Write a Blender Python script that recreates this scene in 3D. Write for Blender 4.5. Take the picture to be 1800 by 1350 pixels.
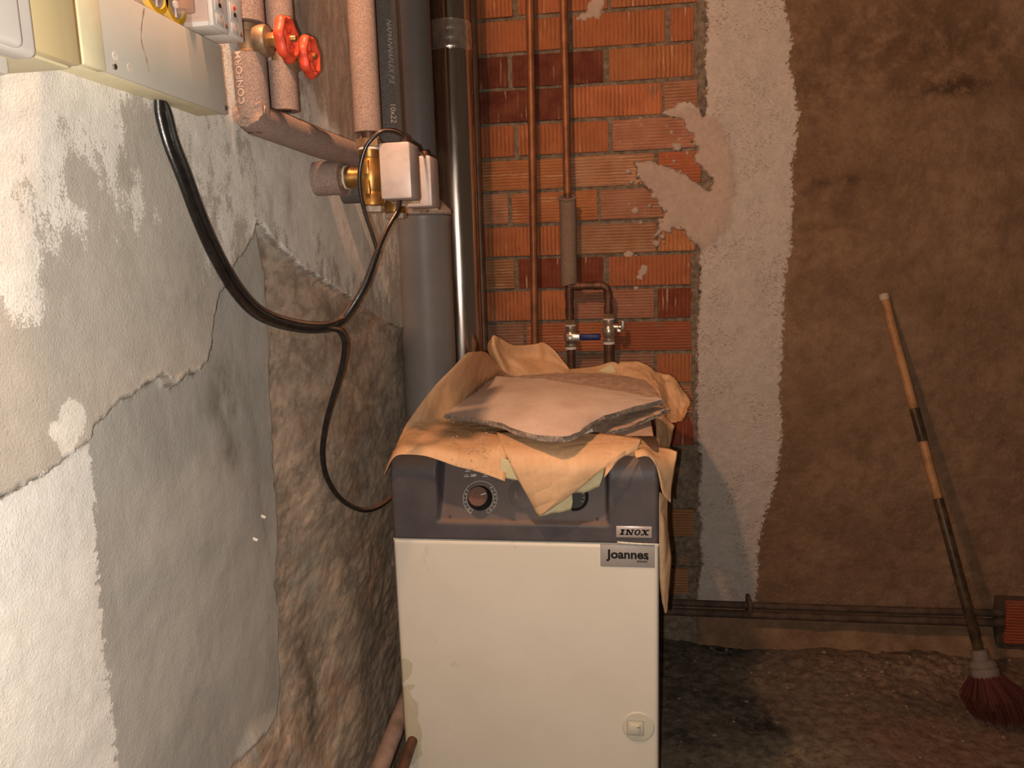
import bpy, bmesh, math, random
import numpy as np
from mathutils import Vector, Matrix

for o in list(bpy.data.objects):
    bpy.data.objects.remove(o, do_unlink=True)
SC = bpy.context.scene
COL = SC.collection
random.seed(7)

# ------------------------------------------------------------------ camera
F = 1340.0
CAM = np.array([0.0, 0.0, 1.16])
_Y = np.array([190.0, 225.0, -F]); _Y /= np.linalg.norm(_Y)
_Z = np.array([-250.0, 8191.0, F]); _Z -= _Y * (_Z @ _Y); _Z /= np.linalg.norm(_Z)
_X = np.cross(_Y, _Z)
RW = np.array([_X, _Y, _Z])                 # camera space -> world space
cd = bpy.data.cameras.new('camera')
cd.sensor_fit = 'HORIZONTAL'; cd.sensor_width = 36.0; cd.lens = 36.0 * F / 1800.0
cd.clip_start = 0.02
cam = bpy.data.objects.new('camera', cd); COL.objects.link(cam)
m4 = Matrix([[*RW[0], CAM[0]], [*RW[1], CAM[1]], [*RW[2], CAM[2]], [0, 0, 0, 1]])
cam.matrix_world = m4
SC.camera = cam

# ------------------------------------------------------------------ light
SC.view_settings.view_transform = 'Standard'
SC.view_settings.look = 'None'
SC.view_settings.gamma = 1.0
SC.view_settings.use_curve_mapping = False
SC.view_settings.exposure = 0.22
w = bpy.data.worlds.new('world'); SC.world = w
w.use_nodes = True
w.node_tree.nodes['Background'].inputs[0].default_value = (0.9, 0.62, 0.42, 1)
w.node_tree.nodes['Background'].inputs[1].default_value = 0.07

def point_light(name, loc, energy, color, radius):
    l = bpy.data.lights.new(name, 'POINT'); l.energy = energy; l.color = color
    l.shadow_soft_size = radius
    o = bpy.data.objects.new(name, l); COL.objects.link(o); o.location = loc
    return o
# the phone's flash, a little left of and below the lens
point_light('phone_flash', tuple(CAM + RW @ np.array([-0.022, -0.010, 0.0])), 32.0, (1.0, 0.89, 0.78), 0.004)
# bare warm bulb high up near the left wall, above the frame
point_light('bulb', (-0.36, 0.72, 2.02), 39.0, (1.0, 0.52, 0.28), 0.03)

# ------------------------------------------------------------------ pixel helpers
def ray(px, py): return RW @ np.array([px - 900.0, -(py - 675.0), -F])
def onY(px, py, y): r = ray(px, py); return Vector(CAM + r * ((y - CAM[1]) / r[1]))
def onX(px, py, x): r = ray(px, py); return Vector(CAM + r * ((x - CAM[0]) / r[0]))
def onZ(px, py, z): r = ray(px, py); return Vector(CAM + r * ((z - CAM[2]) / r[2]))

WX = -0.487      # left wall
WY = 2.25        # brick faces of the back wall
FZ = 0.0

# ------------------------------------------------------------------ material helpers
class NT:
    def __init__(s, name, rough=0.8, metal=0.0, spec=0.3):
        s.m = bpy.data.materials.new(name); s.m.use_nodes = True
        s.t = s.m.node_tree; s.b = s.t.nodes['Principled BSDF']
        s.b.inputs['Roughness'].default_value = rough
        s.b.inputs['Metallic'].default_value = metal
        s.b.inputs['Specular IOR Level'].default_value = spec
        s._co = None
    def n(s, typ, **kw):
        nd = s.t.nodes.new(typ)
        for k, v in kw.items(): setattr(nd, k, v)
        return nd
    def L(s, a, b): s.t.links.new(a, b)
    def put(s, sock, v):
        if v is None: return
        if hasattr(v, 'links'): s.L(v, sock)
        elif isinstance(v, (tuple, list)) and len(v) == 3 and sock.type == 'RGBA': sock.default_value = (*v, 1)
        else: sock.default_value = v
    def co(s):
        if s._co is None: s._co = s.n('ShaderNodeTexCoord').outputs['Object']
        return s._co
    def noise(s, scale, detail=4, rough=0.6, sc3=None, dist=0.0, co=None, off=None):
        nd = s.n('ShaderNodeTexNoise')
        nd.inputs['Scale'].default_value = scale; nd.inputs['Detail'].default_value = detail
        nd.inputs['Roughness'].default_value = rough; nd.inputs['Distortion'].default_value = dist
        c = co or s.co()
        if sc3 or off:
            mp = s.n('ShaderNodeMapping')
            if sc3: mp.inputs['Scale'].default_value = sc3
            if off: mp.inputs['Location'].default_value = off
            s.L(c, mp.inputs['Vector']); c = mp.outputs[0]
        s.L(c, nd.inputs['Vector'])
        return nd.outputs['Fac']
    def attr(s, name, vec=False):
        nd = s.n('ShaderNodeAttribute', attribute_name=name)
        return nd.outputs['Color'] if vec else nd.outputs['Fac']
    def math(s, op, a, b=None, c=None, clamp=False):
        nd = s.n('ShaderNodeMath', operation=op, use_clamp=clamp)
        s.put(nd.inputs[0], a)
        if b is not None: s.put(nd.inputs[1], b)
        if c is not None: s.put(nd.inputs[2], c)
        return nd.outputs[0]
    def ramp(s, v, lo, hi, a=0.0, b=1.0, smooth=True):
        nd = s.n('ShaderNodeMapRange', interpolation_type='SMOOTHSTEP' if smooth else 'LINEAR')
        s.put(nd.inputs['Value'], v)
        nd.inputs['From Min'].default_value = lo; nd.inputs['From Max'].default_value = hi
        nd.inputs['To Min'].default_value = a; nd.inputs['To Max'].default_value = b
        return nd.outputs[0]
    def mix(s, f, a, b, blend='MIX'):
        nd = s.n('ShaderNodeMix', data_type='RGBA', blend_type=blend)
        s.put(nd.inputs[0], f); s.put(nd.inputs[6], a); s.put(nd.inputs[7], b)
        return nd.outputs[2]
    def base(s, c): s.put(s.b.inputs['Base Color'], c); return s
    def rough(s, v): s.put(s.b.inputs['Roughness'], v); return s
    def bump(s, h, strength=0.5, dist=0.002, prev=None):
        nd = s.n('ShaderNodeBump')
        nd.inputs['Strength'].default_value = strength; nd.inputs['Distance'].default_value = dist
        s.L(h, nd.inputs['Height'])
        if prev is not None: s.L(prev, nd.inputs['Normal'])
        s.L(nd.outputs[0], s.b.inputs['Normal'])
        return nd.outputs[0]

MATS = {}
def simple(name, col, rough=0.6, metal=0.0, var=0.15, scale=30.0, bump=0.0, bscale=200.0, spec=0.3, dust=None):
    t = NT(name, rough, metal, spec)
    n1 = t.noise(scale, 5)
    c = t.mix(t.ramp(n1, 0.3, 0.7), tuple(v * (1 - var) for v in col), tuple(min(1, v * (1 + var)) for v in col))
    if dust:
        geo = t.n('ShaderNodeNewGeometry'); sp = t.n('ShaderNodeSeparateXYZ'); t.L(geo.outputs['Normal'], sp.inputs[0])
        up = t.ramp(sp.outputs[2], 0.15, 0.8)
        c = t.mix(t.math('MULTIPLY', up, t.ramp(t.noise(60, 5), 0.3, 0.6, 0.55, 0.95)), c, dust)
    t.base(c)
    if bump: t.bump(t.noise(bscale, 4), bump, 0.001)
    MATS[name] = t.m
    return t.m

simple('box_grey', (0.50, 0.475, 0.41), 0.45, var=0.05, scale=12)
simple('box_cream', (0.72, 0.66, 0.44), 0.5, var=0.05)
simple('box_lid', (0.60, 0.57, 0.53), 0.45, var=0.04)
simple('black', (0.012, 0.011, 0.011), 0.4, var=0.3)
simple('black_ink', (0.006, 0.006, 0.006), 0.7, var=0.1)
simple('cable', (0.014, 0.012, 0.011), 0.28, var=0.4, scale=80, bump=0.25, bscale=90, spec=0.5, dust=(0.20, 0.115, 0.075))
simple('brass', (0.36, 0.19, 0.055), 0.38, 0.75, var=0.3, scale=40, dust=(0.28, 0.15, 0.07))
simple('brass_dull', (0.26, 0.17, 0.10), 0.5, 0.4, var=0.3, scale=50, bump=0.2)
simple('nickel', (0.55, 0.48, 0.40), 0.3, 0.8, var=0.2, scale=60, bump=0.1)
simple('ptfe', (0.66, 0.62, 0.56), 0.7, var=0.05)
simple('copper', (0.27, 0.115, 0.055), 0.5, 0.4, var=0.3, scale=18)
simple('copper_dark', (0.125, 0.062, 0.038), 0.5, 0.4, var=0.35, scale=35, bump=0.15)
simple('pipe_brown', (0.16, 0.085, 0.05), 0.45, 0.2, var=0.2, scale=20)
simple('pvc', (0.215, 0.19, 0.175), 0.42, 0.0, var=0.08, scale=9, spec=0.35)
simple('pvc_dark', (0.13, 0.115, 0.11), 0.5, 0.0, var=0.08, scale=9, spec=0.3)
simple('foil', (0.62, 0.55, 0.48), 0.22, 0.9, var=0.2, scale=50, bump=0.9, bscale=90)
simple('actuator', (0.46, 0.385, 0.355), 0.45, 0.1, var=0.1, scale=40)
simple('actuator_side', (0.40, 0.35, 0.33), 0.5, 0.1, var=0.1)
simple('red_plastic', (0.72, 0.075, 0.035), 0.42, var=0.12, scale=50)
simple('hood', (0.080, 0.070, 0.074), 0.5, var=0.12, scale=25, bump=0.12, bscale=700, dust=(0.15, 0.095, 0.07))
simple('disc', (0.105, 0.082, 0.075), 0.55, var=0.1)
simple('white_ink', (0.72, 0.68, 0.62), 0.6, var=0.05)
simple('silver_badge', (0.66, 0.56, 0.52), 0.3, 0.5, var=0.08)
simple('blue_lever', (0.012, 0.022, 0.13), 0.4, var=0.2)
simple('bare_metal', (0.30, 0.27, 0.24), 0.4, 0.7, var=0.3)
simple('handle_tan', (0.33, 0.17, 0.075), 0.5, var=0.25, scale=30, bump=0.2)
simple('handle_dark', (0.055, 0.033, 0.018), 0.42, var=0.5, scale=40)
simple('handle_cap', (0.42, 0.33, 0.26), 0.6, var=0.1)
simple('broom_collar', (0.15, 0.115, 0.10), 0.7, var=0.2)
simple('bristle', (0.075, 0.016, 0.011), 0.75, var=0.5, scale=300)
simple('latch', (0.62, 0.59, 0.48), 0.45, var=0.04)
simple('latch_dark', (0.40, 0.37, 0.29), 0.5, var=0.05)
simple('yellow', (0.74, 0.50, 0.025), 0.5, var=0.12)
simple('dial_dark', (0.10, 0.075, 0.05), 0.6, var=0.4, scale=150)
simple('module_grey', (0.55, 0.50, 0.46), 0.5, var=0.05)
simple('module_pale', (0.66, 0.62, 0.58), 0.5, var=0.05)
simple('red_dot', (0.65, 0.05, 0.05), 0.5, var=0.05)
simple('wool_white', (0.80, 0.76, 0.70), 0.95, var=0.1, scale=80, bump=0.6, bscale=300)
simple('wool_edge', (0.30, 0.245, 0.20), 0.95, var=0.35, scale=150, bump=1.0, bscale=250)
simple('paper_back', (0.56, 0.50, 0.30), 0.75, var=0.08, scale=30)
simple('crumb', (0.45, 0.35, 0.27), 0.95, var=0.5, scale=90)
simple('sheath_conduit', (0.24, 0.17, 0.14), 0.7, var=0.3, scale=25, bump=0.3)
simple('rust_pipe', (0.085, 0.055, 0.04), 0.7, 0.1, var=0.35, scale=30, bump=0.4, bscale=150)

# insulated foam sleeves
def foam(name, col, bump=0.5):
    t = NT(name, 0.9, 0, 0.15)
    n = t.noise(500, 3); n2 = t.noise(25, 5)
    c = t.mix(t.ramp(n, 0.35, 0.65), tuple(v * 0.75 for v in col), tuple(v * 1.25 for v in col))
    c = t.mix(t.ramp(n2, 0.35, 0.75, 0.0, 0.45), c, tuple(v * 0.7 for v in col))
    t.base(c); t.bump(n, bump, 0.001); MATS[name] = t.m
foam('foam_brown', (0.29, 0.21, 0.175))
foam('foam_grey', (0.115, 0.10, 0.09), 0.35)
foam('foam_torn', (0.48, 0.36, 0.29))

# kraft paper
t = NT('kraft', 0.62, 0, 0.3)
n1 = t.noise(7, 6, 0.65); n2 = t.noise(160, 3, sc3=(1, 0.2, 0.2))
c = t.mix(t.ramp(n1, 0.3, 0.75), (0.62, 0.38, 0.205), (0.76, 0.50, 0.29))
c = t.mix(t.ramp(n2, 0.3, 0.7, 0, 0.18), c, (0.42, 0.23, 0.10))
t.base(c)
cr = t.math('ABSOLUTE', t.math('SUBTRACT', t.noise(8, 2, 0.45, dist=0.9), 0.5))
cr2 = t.math('ABSOLUTE', t.math('SUBTRACT', t.noise(21, 2, 0.5, dist=0.6, off=(4, 4, 4)), 0.5))
b1 = t.bump(t.ramp(cr, 0.0, 0.09, smooth=False), 0.30, 0.005); t.bump(t.ramp(cr2, 0.0, 0.12, smooth=False), 0.12, 0.003, b1); MATS['kraft'] = t.m

# insulation facing
t = NT('wool_face', 0.9, 0, 0.1)
n1 = t.noise(120, 5, sc3=(1, 3, 1)); n2 = t.noise(9, 4)
c = t.mix(t.ramp(n2, 0.35, 0.7), (0.70, 0.56, 0.47), (0.60, 0.455, 0.37))
c = t.mix(t.ramp(n1, 0.45, 0.75, 0, 0.35), c, (0.80, 0.70, 0.61))
t.base(c); t.bump(n1, 0.5, 0.003); MATS['wool_face'] = t.m

# bricks: the colour is each brick's own object colour
def brickmat(name, vertical):
    t = NT(name, 0.85, 0, 0.2)
    oi = t.n('ShaderNodeObjectInfo')
    geo = t.n('ShaderNodeNewGeometry')
    wn = geo.outputs['Position']
    n1 = t.noise(22, 5, co=wn); n2 = t.noise(70, 4, co=wn, sc3=(1, 1, 0.15) if vertical else (0.15, 1, 1))
    c = t.mix(t.ramp(n1, 0.3, 0.7), oi.outputs['Color'], t.mix(0.5, oi.outputs['Color'], (0.28, 0.10, 0.05)))
    wv = t.n('ShaderNodeTexWave', wave_type='BANDS', bands_direction='X' if vertical else 'Z')
    wv.inputs['Scale'].default_value = 27.0 if vertical else 36.0
    wv.inputs['Distortion'].default_value = 1.6; wv.inputs['Detail'].default_value = 2
    t.L(wn, wv.inputs['Vector'])
    g = wv.outputs['Fac']
    c = t.mix(t.math('MULTIPLY', t.ramp(g, 0.45, 0.05, 0, 0.55), t.ramp(t.noise(14, 4, co=wn, off=(2, 5, 9)), 0.35, 0.65, 0.15, 1.0)), c, (0.09, 0.035, 0.02))
    # pale lime streaks caught on the ridges
    st = t.math('MULTIPLY', t.ramp(n2, 0.56, 0.66), t.ramp(t.noise(6, 3, co=wn, off=(3, 1, 2)), 0.44, 0.58))
    c = t.mix(t.math('MULTIPLY', st, t.ramp(g, 0.5, 0.9, 0.0, 0.8)), c, (0.55, 0.38, 0.27))
    c = t.mix(t.ramp(t.noise(11, 5, co=wn, off=(7, 7, 7)), 0.62, 0.74, 0, 0.6), c, (0.20, 0.155, 0.11))
    t.base(c)
    nb = t.bump(g, 0.6, 0.003); t.bump(t.noise(150, 4, co=wn), 0.35, 0.002, nb)
    MATS[name] = t.m
brickmat('brick_vertical', True)
brickmat('brick_horizontal', False)

# white boiler panel
def panel_mat():
    t = NT('panel', 0.42, 0, 0.35)
    c = t.mix(t.ramp(t.noise(8, 4), 0.3, 0.7), (0.70, 0.655, 0.56), (0.735, 0.69, 0.595))
    sc_ = t.math('MULTIPLY', t.ramp(t.noise(38, 5, sc3=(1, 1, 0.6)), 0.63, 0.72), t.ramp(t.noise(5, 3, off=(5, 0, 3)), 0.5, 0.62))
    c = t.mix(t.math('MULTIPLY', sc_, 0.35), c, (0.34, 0.30, 0.25))
    d = t.math('ADD', t.attr('stain'), t.math('MULTIPLY', t.math('SUBTRACT', t.noise(120, 4, sc3=(1, 1, 0.5)), 0.5), 0.014))
    c = t.mix(t.ramp(d, -0.0006, 0.0006, 0, 0.85), c, t.mix(t.noise(150, 3, sc3=(1, 1, 0.25)), (0.47, 0.42, 0.28), (0.62, 0.57, 0.42)))
    t.base(c); MATS['panel'] = t.m
panel_mat()

# sticker, with fine vertical ribs
t = NT('sticker', 0.45, 0.25, 0.3)
wv = t.n('ShaderNodeTexWave', wave_type='BANDS', bands_direction='X'); wv.inputs['Scale'].default_value = 150
wv.inputs['Distortion'].default_value = 1.0
t.L(t.co(), wv.inputs['Vector'])
t.base(t.mix(t.ramp(wv.outputs['Fac'], 0.2, 0.8, 0, 0.6), (0.36, 0.33, 0.31), (0.47, 0.44, 0.42))); MATS['sticker'] = t.m

# yellow smoked window, clear covers
def glassy(name, col, rough=0.08, alpha=0.4):
    t = NT(name, rough, 0, 0.5); t.base(col); t.b.inputs['Alpha'].default_value = alpha; MATS[name] = t.m
glassy('yellow_window', (0.60, 0.49, 0.27), 0.18, 0.85)
glassy('clear_cover', (0.75, 0.55, 0.45), 0.05, 0.25)
glassy('gauge_glass', (0.10, 0.10, 0.09), 0.05, 0.5)

# polished flue
t = NT('steel', 0.16, 1.0, 0.5)
sv = t.noise(30, 4, sc3=(1, 1, 0.06))
t.base(t.mix(t.ramp(sv, 0.3, 0.7), (0.44, 0.36, 0.31), (0.60, 0.53, 0.47)))
t.rough(t.ramp(t.noise(30, 5, sc3=(1, 1, 0.1)), 0.35, 0.75, 0.14, 0.28)); MATS['steel'] = t.m
# ------------------------------------------------------------------ mesh helpers
def link(o, parent=None):
    COL.objects.link(o)
    if parent is not None: o.parent = parent
    return o
def setmat(me, mat):
    if mat is None: return
    for mname in (mat if isinstance(mat, (list, tuple)) else [mat]):
        me.materials.append(MATS[mname])
def tag(o, label=None, cat=None, group=None, kind=None):
    if label: o['label'] = label
    if cat: o['category'] = cat
    if group: o['group'] = group
    if kind: o['kind'] = kind
    return o
def thing(name, label, cat, loc=(0, 0, 0), group=None):
    o = bpy.data.objects.new(name, None); COL.objects.link(o)
    o.empty_display_size = 0.05
    o.location = loc
    return tag(o, label, cat, group)
def obj(name, bm, mat, parent=None, smooth=True, angle=0.6):
    """bm holds world coordinates; the parent's offset is taken off here."""
    me = bpy.data.meshes.new(name)
    if parent is not None:
        off = Vector((0, 0, 0)); p = parent
        while p is not None: off += p.location; p = p.parent
        bmesh.ops.translate(bm, verts=bm.verts, vec=-off)
    bm.normal_update()
    if smooth:
        for f_ in bm.faces: f_.smooth = True
        for e_ in bm.edges:
            if len(e_.link_faces) == 2 and e_.calc_face_angle(0) > angle: e_.smooth = False
    bm.to_mesh(me); bm.free()
    setmat(me, mat)
    return link(bpy.data.objects.new(name, me), parent)
def B(): return bmesh.new()
def box(bm, lo, hi, bevel=0.0, seg=2, mat=0, mtx=None):
    vs = []
    for z in (lo[2], hi[2]):
        for y in (lo[1], hi[1]):
            for x in (lo[0], hi[0]):
                v = Vector((x, y, z))
                vs.append(bm.verts.new(mtx @ v if mtx else v))
    fs = [bm.faces.new([vs[i] for i in q]) for q in ((0, 2, 3, 1), (4, 5, 7, 6), (0, 1, 5, 4), (2, 6, 7, 3), (0, 4, 6, 2), (1, 3, 7, 5))]
    for f_ in fs: f_.material_index = mat
    if bevel > 0:
        es = list({e_ for f_ in fs for e_ in f_.edges})
        bmesh.ops.bevel(bm, geom=es, offset=bevel, segments=seg, profile=0.5, affect='EDGES', clamp_overlap=True)
    return bm
def frame_of(ax):
    ax = Vector(ax).normalized()
    h = Vector((0, 0, 1)) if abs(ax.z) < 0.9 else Vector((1, 0, 0))
    u = ax.cross(h).normalized(); v = ax.cross(u).normalized()
    return ax, u, v
def lathe(bm, prof, org, axis, seg=24, mat=0, wob=None):
    ax, u, v = frame_of(axis); org = Vector(org)
    rings = []
    for r, s in prof:
        ring = []
        for k in range(seg):
            a = 2 * math.pi * k / seg
            rr = r * (wob(a, s) if wob else 1)
            ring.append(bm.verts.new(org + ax * s + (u * math.cos(a) + v * math.sin(a)) * rr))
        rings.append(ring)
    for i in range(len(rings) - 1):
        for k in range(seg):
            f_ = bm.faces.new((rings[i][k], rings[i][(k + 1) % seg], rings[i + 1][(k + 1) % seg], rings[i + 1][k])); f_.material_index = mat
    for ring in (rings[0], rings[-1]):
        if prof[rings.index(ring)][0] > 1e-6:
            try: bm.faces.new(ring).material_index = mat
            except ValueError: pass
    bmesh.ops.recalc_face_normals(bm, faces=bm.faces)
    return bm
def hexnut(bm, r, s0, s1, org, axis, seg=6, ch=0.0012):
    return lathe(bm, [(r * 0.9, s0), (r, s0 + ch), (r, s1 - ch), (r * 0.9, s1)], org, axis, seg)
def crom(pts, n):
    """Catmull-Rom resample of an (m,3) array to n per span."""
    P = np.array([np.array(p, float) for p in pts])
    P = np.vstack([2 * P[0] - P[1], P, 2 * P[-1] - P[-2]])
    out = []
    for i in range(1, len(P) - 2):
        for k in range(n):
            t_ = k / n
            p0, p1, p2, p3 = P[i - 1], P[i], P[i + 1], P[i + 2]
            out.append(0.5 * (2 * p1 + (p2 - p0) * t_ + (2 * p0 - 5 * p1 + 4 * p2 - p3) * t_ ** 2 + (3 * p1 - p0 - 3 * p2 + p3) * t_ ** 3))
    out.append(P[-2])
    return np.array(out)
def tube(bm, pts, rad, seg=14, sub=8, caps=True, mat=0, flat=1.0, smooth=True):
    pts = crom(pts, sub) if smooth else np.array([np.array(p, float) for p in pts])
    n = len(pts)
    rads = rad if hasattr(rad, '__len__') else [rad] * 2
    rads = np.interp(np.linspace(0, 1, n), np.linspace(0, 1, len(rads)), rads)
    T = [Vector(pts[min(i + 1, n - 1)] - pts[max(i - 1, 0)]).normalized() for i in range(n)]
    _, u, v = frame_of(T[0])
    rings = []
    for i in range(n):
        u = (u - T[i] * u.dot(T[i])).normalized(); v = T[i].cross(u)
        ring = []
        for k in range(seg):
            a = 2 * math.pi * k / seg
            ring.append(bm.verts.new(Vector(pts[i]) + (u * math.cos(a) + v * (math.sin(a) * flat)) * rads[i]))
        rings.append(ring)
    for i in range(n - 1):
        for k in range(seg):
            f_ = bm.faces.new((rings[i][k], rings[i][(k + 1) % seg], rings[i + 1][(k + 1) % seg], rings[i + 1][k])); f_.material_index = mat
    if caps:
        bm.faces.new(rings[0][::-1]).material_index = mat; bm.faces.new(rings[-1]).material_index = mat
    bmesh.ops.recalc_face_normals(bm, faces=bm.faces)
    return bm
_rng = np.random.RandomState(11)
_lat = _rng.rand(256, 256)
def vnoise(u, v):
    iu = np.floor(u).astype(int); iv = np.floor(v).astype(int); fu = u - iu; fv = v - iv
    fu = fu * fu * (3 - 2 * fu); fv = fv * fv * (3 - 2 * fv)
    a = _lat[iu % 256, iv % 256]; b = _lat[(iu + 1) % 256, iv % 256]; c = _lat[iu % 256, (iv + 1) % 256]; d = _lat[(iu + 1) % 256, (iv + 1) % 256]
    return (a * (1 - fu) + b * fu) * (1 - fv) + (c * (1 - fu) + d * fu) * fv
def fbm(u, v, scale, oct=4, gain=0.5, off=0.0):
    r = np.zeros_like(u); amp = 1.0; tot = 0
    for k in range(oct):
        r += amp * vnoise(u * scale + 17.3 * k + off, v * scale + 9.1 * k + off * 1.7); tot += amp; amp *= gain; scale *= 2.03
    return r / tot - 0.5
def sdf(U, V, poly):
    """signed distance, positive inside"""
    d = np.full(U.shape, 1e9); ins = np.zeros(U.shape, bool); n = len(poly)
    for i in range(n):
        ax, ay = poly[i]; bx, by = poly[(i + 1) % n]
        ex, ey = bx - ax, by - ay
        t_ = np.clip(((U - ax) * ex + (V - ay) * ey) / (ex * ex + ey * ey + 1e-12), 0, 1)
        d = np.minimum(d, (U - ax - t_ * ex) ** 2 + (V - ay - t_ * ey) ** 2)
        if ay != by:
            c_ = ((ay > V) != (by > V)) & (U < (bx - ax) * (V - ay) / (by - ay) + ax)
            ins ^= c_
    return np.where(ins, 1, -1) * np.sqrt(d)
def sstep(x, a, b):
    t_ = np.clip((x - a) / (b - a), 0, 1); return t_ * t_ * (3 - 2 * t_)
def gridmesh(name, co, nu, nv, mat, attrs=None, flip=False, parent=None):
    me = bpy.data.meshes.new(name)
    idx = np.arange(nu * nv).reshape(nu, nv)
    q = np.stack([idx[:-1, :-1], idx[1:, :-1], idx[1:, 1:], idx[:-1, 1:]], -1).reshape(-1, 4)
    if flip: q = q[:, ::-1]
    me.vertices.add(nu * nv); me.vertices.foreach_set('co', co.reshape(-1).astype(np.float32))
    me.loops.add(len(q) * 4); me.loops.foreach_set('vertex_index', q.reshape(-1).astype(np.int32))
    me.polygons.add(len(q)); me.polygons.foreach_set('loop_start', (np.arange(len(q)) * 4).astype(np.int32))
    me.polygons.foreach_set('use_smooth', np.ones(len(q), bool))
    me.update(calc_edges=True)
    for k, a in (attrs or {}).items():
        at = me.attributes.new(k, 'FLOAT', 'POINT'); at.data.foreach_set('value', a.reshape(-1).astype(np.float32))
    setmat(me, mat)
    return link(bpy.data.objects.new(name, me), parent)
def text_geo(s, size, bold=0.0, shear=0.0):
    cu = bpy.data.curves.new('t', 'FONT'); cu.body = s; cu.size = size; cu.offset = bold; cu.shear = shear; cu.resolution_u = 4
    ob = bpy.data.objects.new('t', cu); COL.objects.link(ob)
    me = bpy.data.meshes.new_from_object(ob.evaluated_get(bpy.context.evaluated_depsgraph_get()))
    vs = [tuple(v.co) for v in me.vertices]; fs = [tuple(p.vertices) for p in me.polygons]
    bpy.data.objects.remove(ob); bpy.data.curves.remove(cu); bpy.data.meshes.remove(me)
    return vs, fs
def lettering(name, s, size, fn, mat, parent, bold=0.0, shear=0.0, thick=0.0):
    vs, fs = text_geo(s, size, bold, shear)
    bm = B(); V = [bm.verts.new(fn(x, y)) for x, y, z in vs]
    for f_ in fs:
        try: bm.faces.new([V[i] for i in f_])
        except ValueError: pass
    return obj(name, bm, mat, parent, smooth=False)

# ================================================================== LEFT WALL
def wl(pts): return [(p.y, p.z) for p in (onX(a, b, WX) for a, b in pts)]
ys = np.concatenate([np.linspace(-0.30, 0.40, 15)[:-1], np.linspace(0.40, 1.02, 300)[:-1], np.linspace(1.02, 1.75, 190)[:-1], np.linspace(1.75, 2.30, 50)])
zs = np.concatenate([np.linspace(-0.03, 1.75, 560)[:-1], np.linspace(1.75, 2.5, 12)])
U, V = np.meshgrid(ys, zs, indexing='ij')
ragged = [(-60, 905), (0, 872), (60, 835), (105, 803), (147, 770), (152, 752), (195, 712), (226, 690), (240, 672), (270, 663), (292, 678), (310, 666), (335, 652), (352, 635), (362, 590), (366, 555), (375, 525), (386, 500), (410, 460), (425, 440), (440, 396), (452, 398), (470, 425), (520, 470), (560, 495), (610, 525), (650, 560), (690, 575), (760, 600)]
upper = wl(ragged + [(780, -500), (-700, -1200), (-700, 1100)])
white = wl([(-60, 905), (0, 872), (60, 835), (105, 803), (147, 770), (158, 800), (163, 860), (168, 930), (171, 1000), (178, 1100), (188, 1180), (199, 1260), (208, 1350), (214, 1420), (-900, 1900), (-900, 1200)])
rough = wl([(440, 396), (452, 410), (468, 480), (474, 600), (478, 700), (481, 800), (486, 880), (490, 960), (482, 1030), (492, 1070), (488, 1140), (496, 1200), (485, 1262), (450, 1300), (410, 1342), (390, 1420), (800, 1800), (780, 600), (690, 575), (610, 525), (520, 470)])
wash = wl([(505, -200), (500, 60), (522, 150), (560, 190), (590, 250), (640, 260), (760, 260), (760, -200)])
strip = wl([(604, -200), (606, 60), (612, 160), (620, 245), (660, 245), (660, -200)])
rnd = fbm(U, V, 55, 4) * 0.020
s_up = sdf(U, V, upper) + rnd * 0.6; s_wh = sdf(U, V, white); s_ro = sdf(U, V, rough) + rnd * 0.6
s_wa = sdf(U, V, wash); s_st = sdf(U, V, strip)
h = 0.0105 * sstep(s_up, -0.001, 0.0030)
h += fbm(U, V, 5, 3, off=3) * 0.010 + fbm(U, V, 40, 3, off=5) * 0.0012
h += sstep(s_ro, -0.002, 0.006) * (-0.005 + fbm(U * 0.5, V, 13, 5, 0.55, off=8) * 0.012 + fbm(U * 0.5, V, 80, 3, 0.6, off=2) * 0.004)
h += sstep(s_st, -0.002, 0.004) * (-0.006 + fbm(U, V, 40, 4, 0.6, off=1) * 0.012)
lip = np.exp(-(s_up / 0.004) ** 2) * np.clip(fbm(U, V, 30, 3, off=4) * 6, 0, 1) * 0.003
h += lip
# bulging rubble ledge low down behind the boiler
led = sdf(U, V, wl([(395, 1420), (440, 1290), (490, 1262), (560, 1330), (640, 1420)]))
h += sstep(led, -0.02, 0.03) * 0.012
# density of the old whitewash that still clings to the upper render
PX = 1090 - 653.0 / np.maximum(U, 0.25)
flake = 0.02 + 0.20 * sstep(V, 1.02, 1.22) + 0.10 * sstep(U, 0.80, 0.55) * sstep(V, 1.0, 1.15)
for (a, b, rpx, amp) in ((15, 400, 0.085, 0.22), (25, 520, 0.05, 0.16), (40, 150, 0.09, 0.10), (130, 200, 0.05, 0.16), (190, 420, 0.06, 0.13), (250, 330, 0.10, 0.20), (105, 728, 0.022, 0.95), (110, 750, 0.02, 0.4), (70, 760, 0.009, 0.7), (92, 788, 0.012, 0.7), (10, 450, 0.03, 0.3), (30, 560, 0.02, 0.3), (350, 300, 0.09, 0.08), (350, 460, 0.05, 0.10), (520, 330, 0.08, 0.20), (570, 320, 0.07, 0.22), (470, 300, 0.06, 0.12), (560, 205, 0.03, 0.22), (610, 430, 0.09, 0.12)):
    p = onX(a, b, WX); flake += amp * np.exp(-(((U - p.y) / (rpx)) ** 2 + ((V - p.z) / rpx) ** 2))
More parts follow.
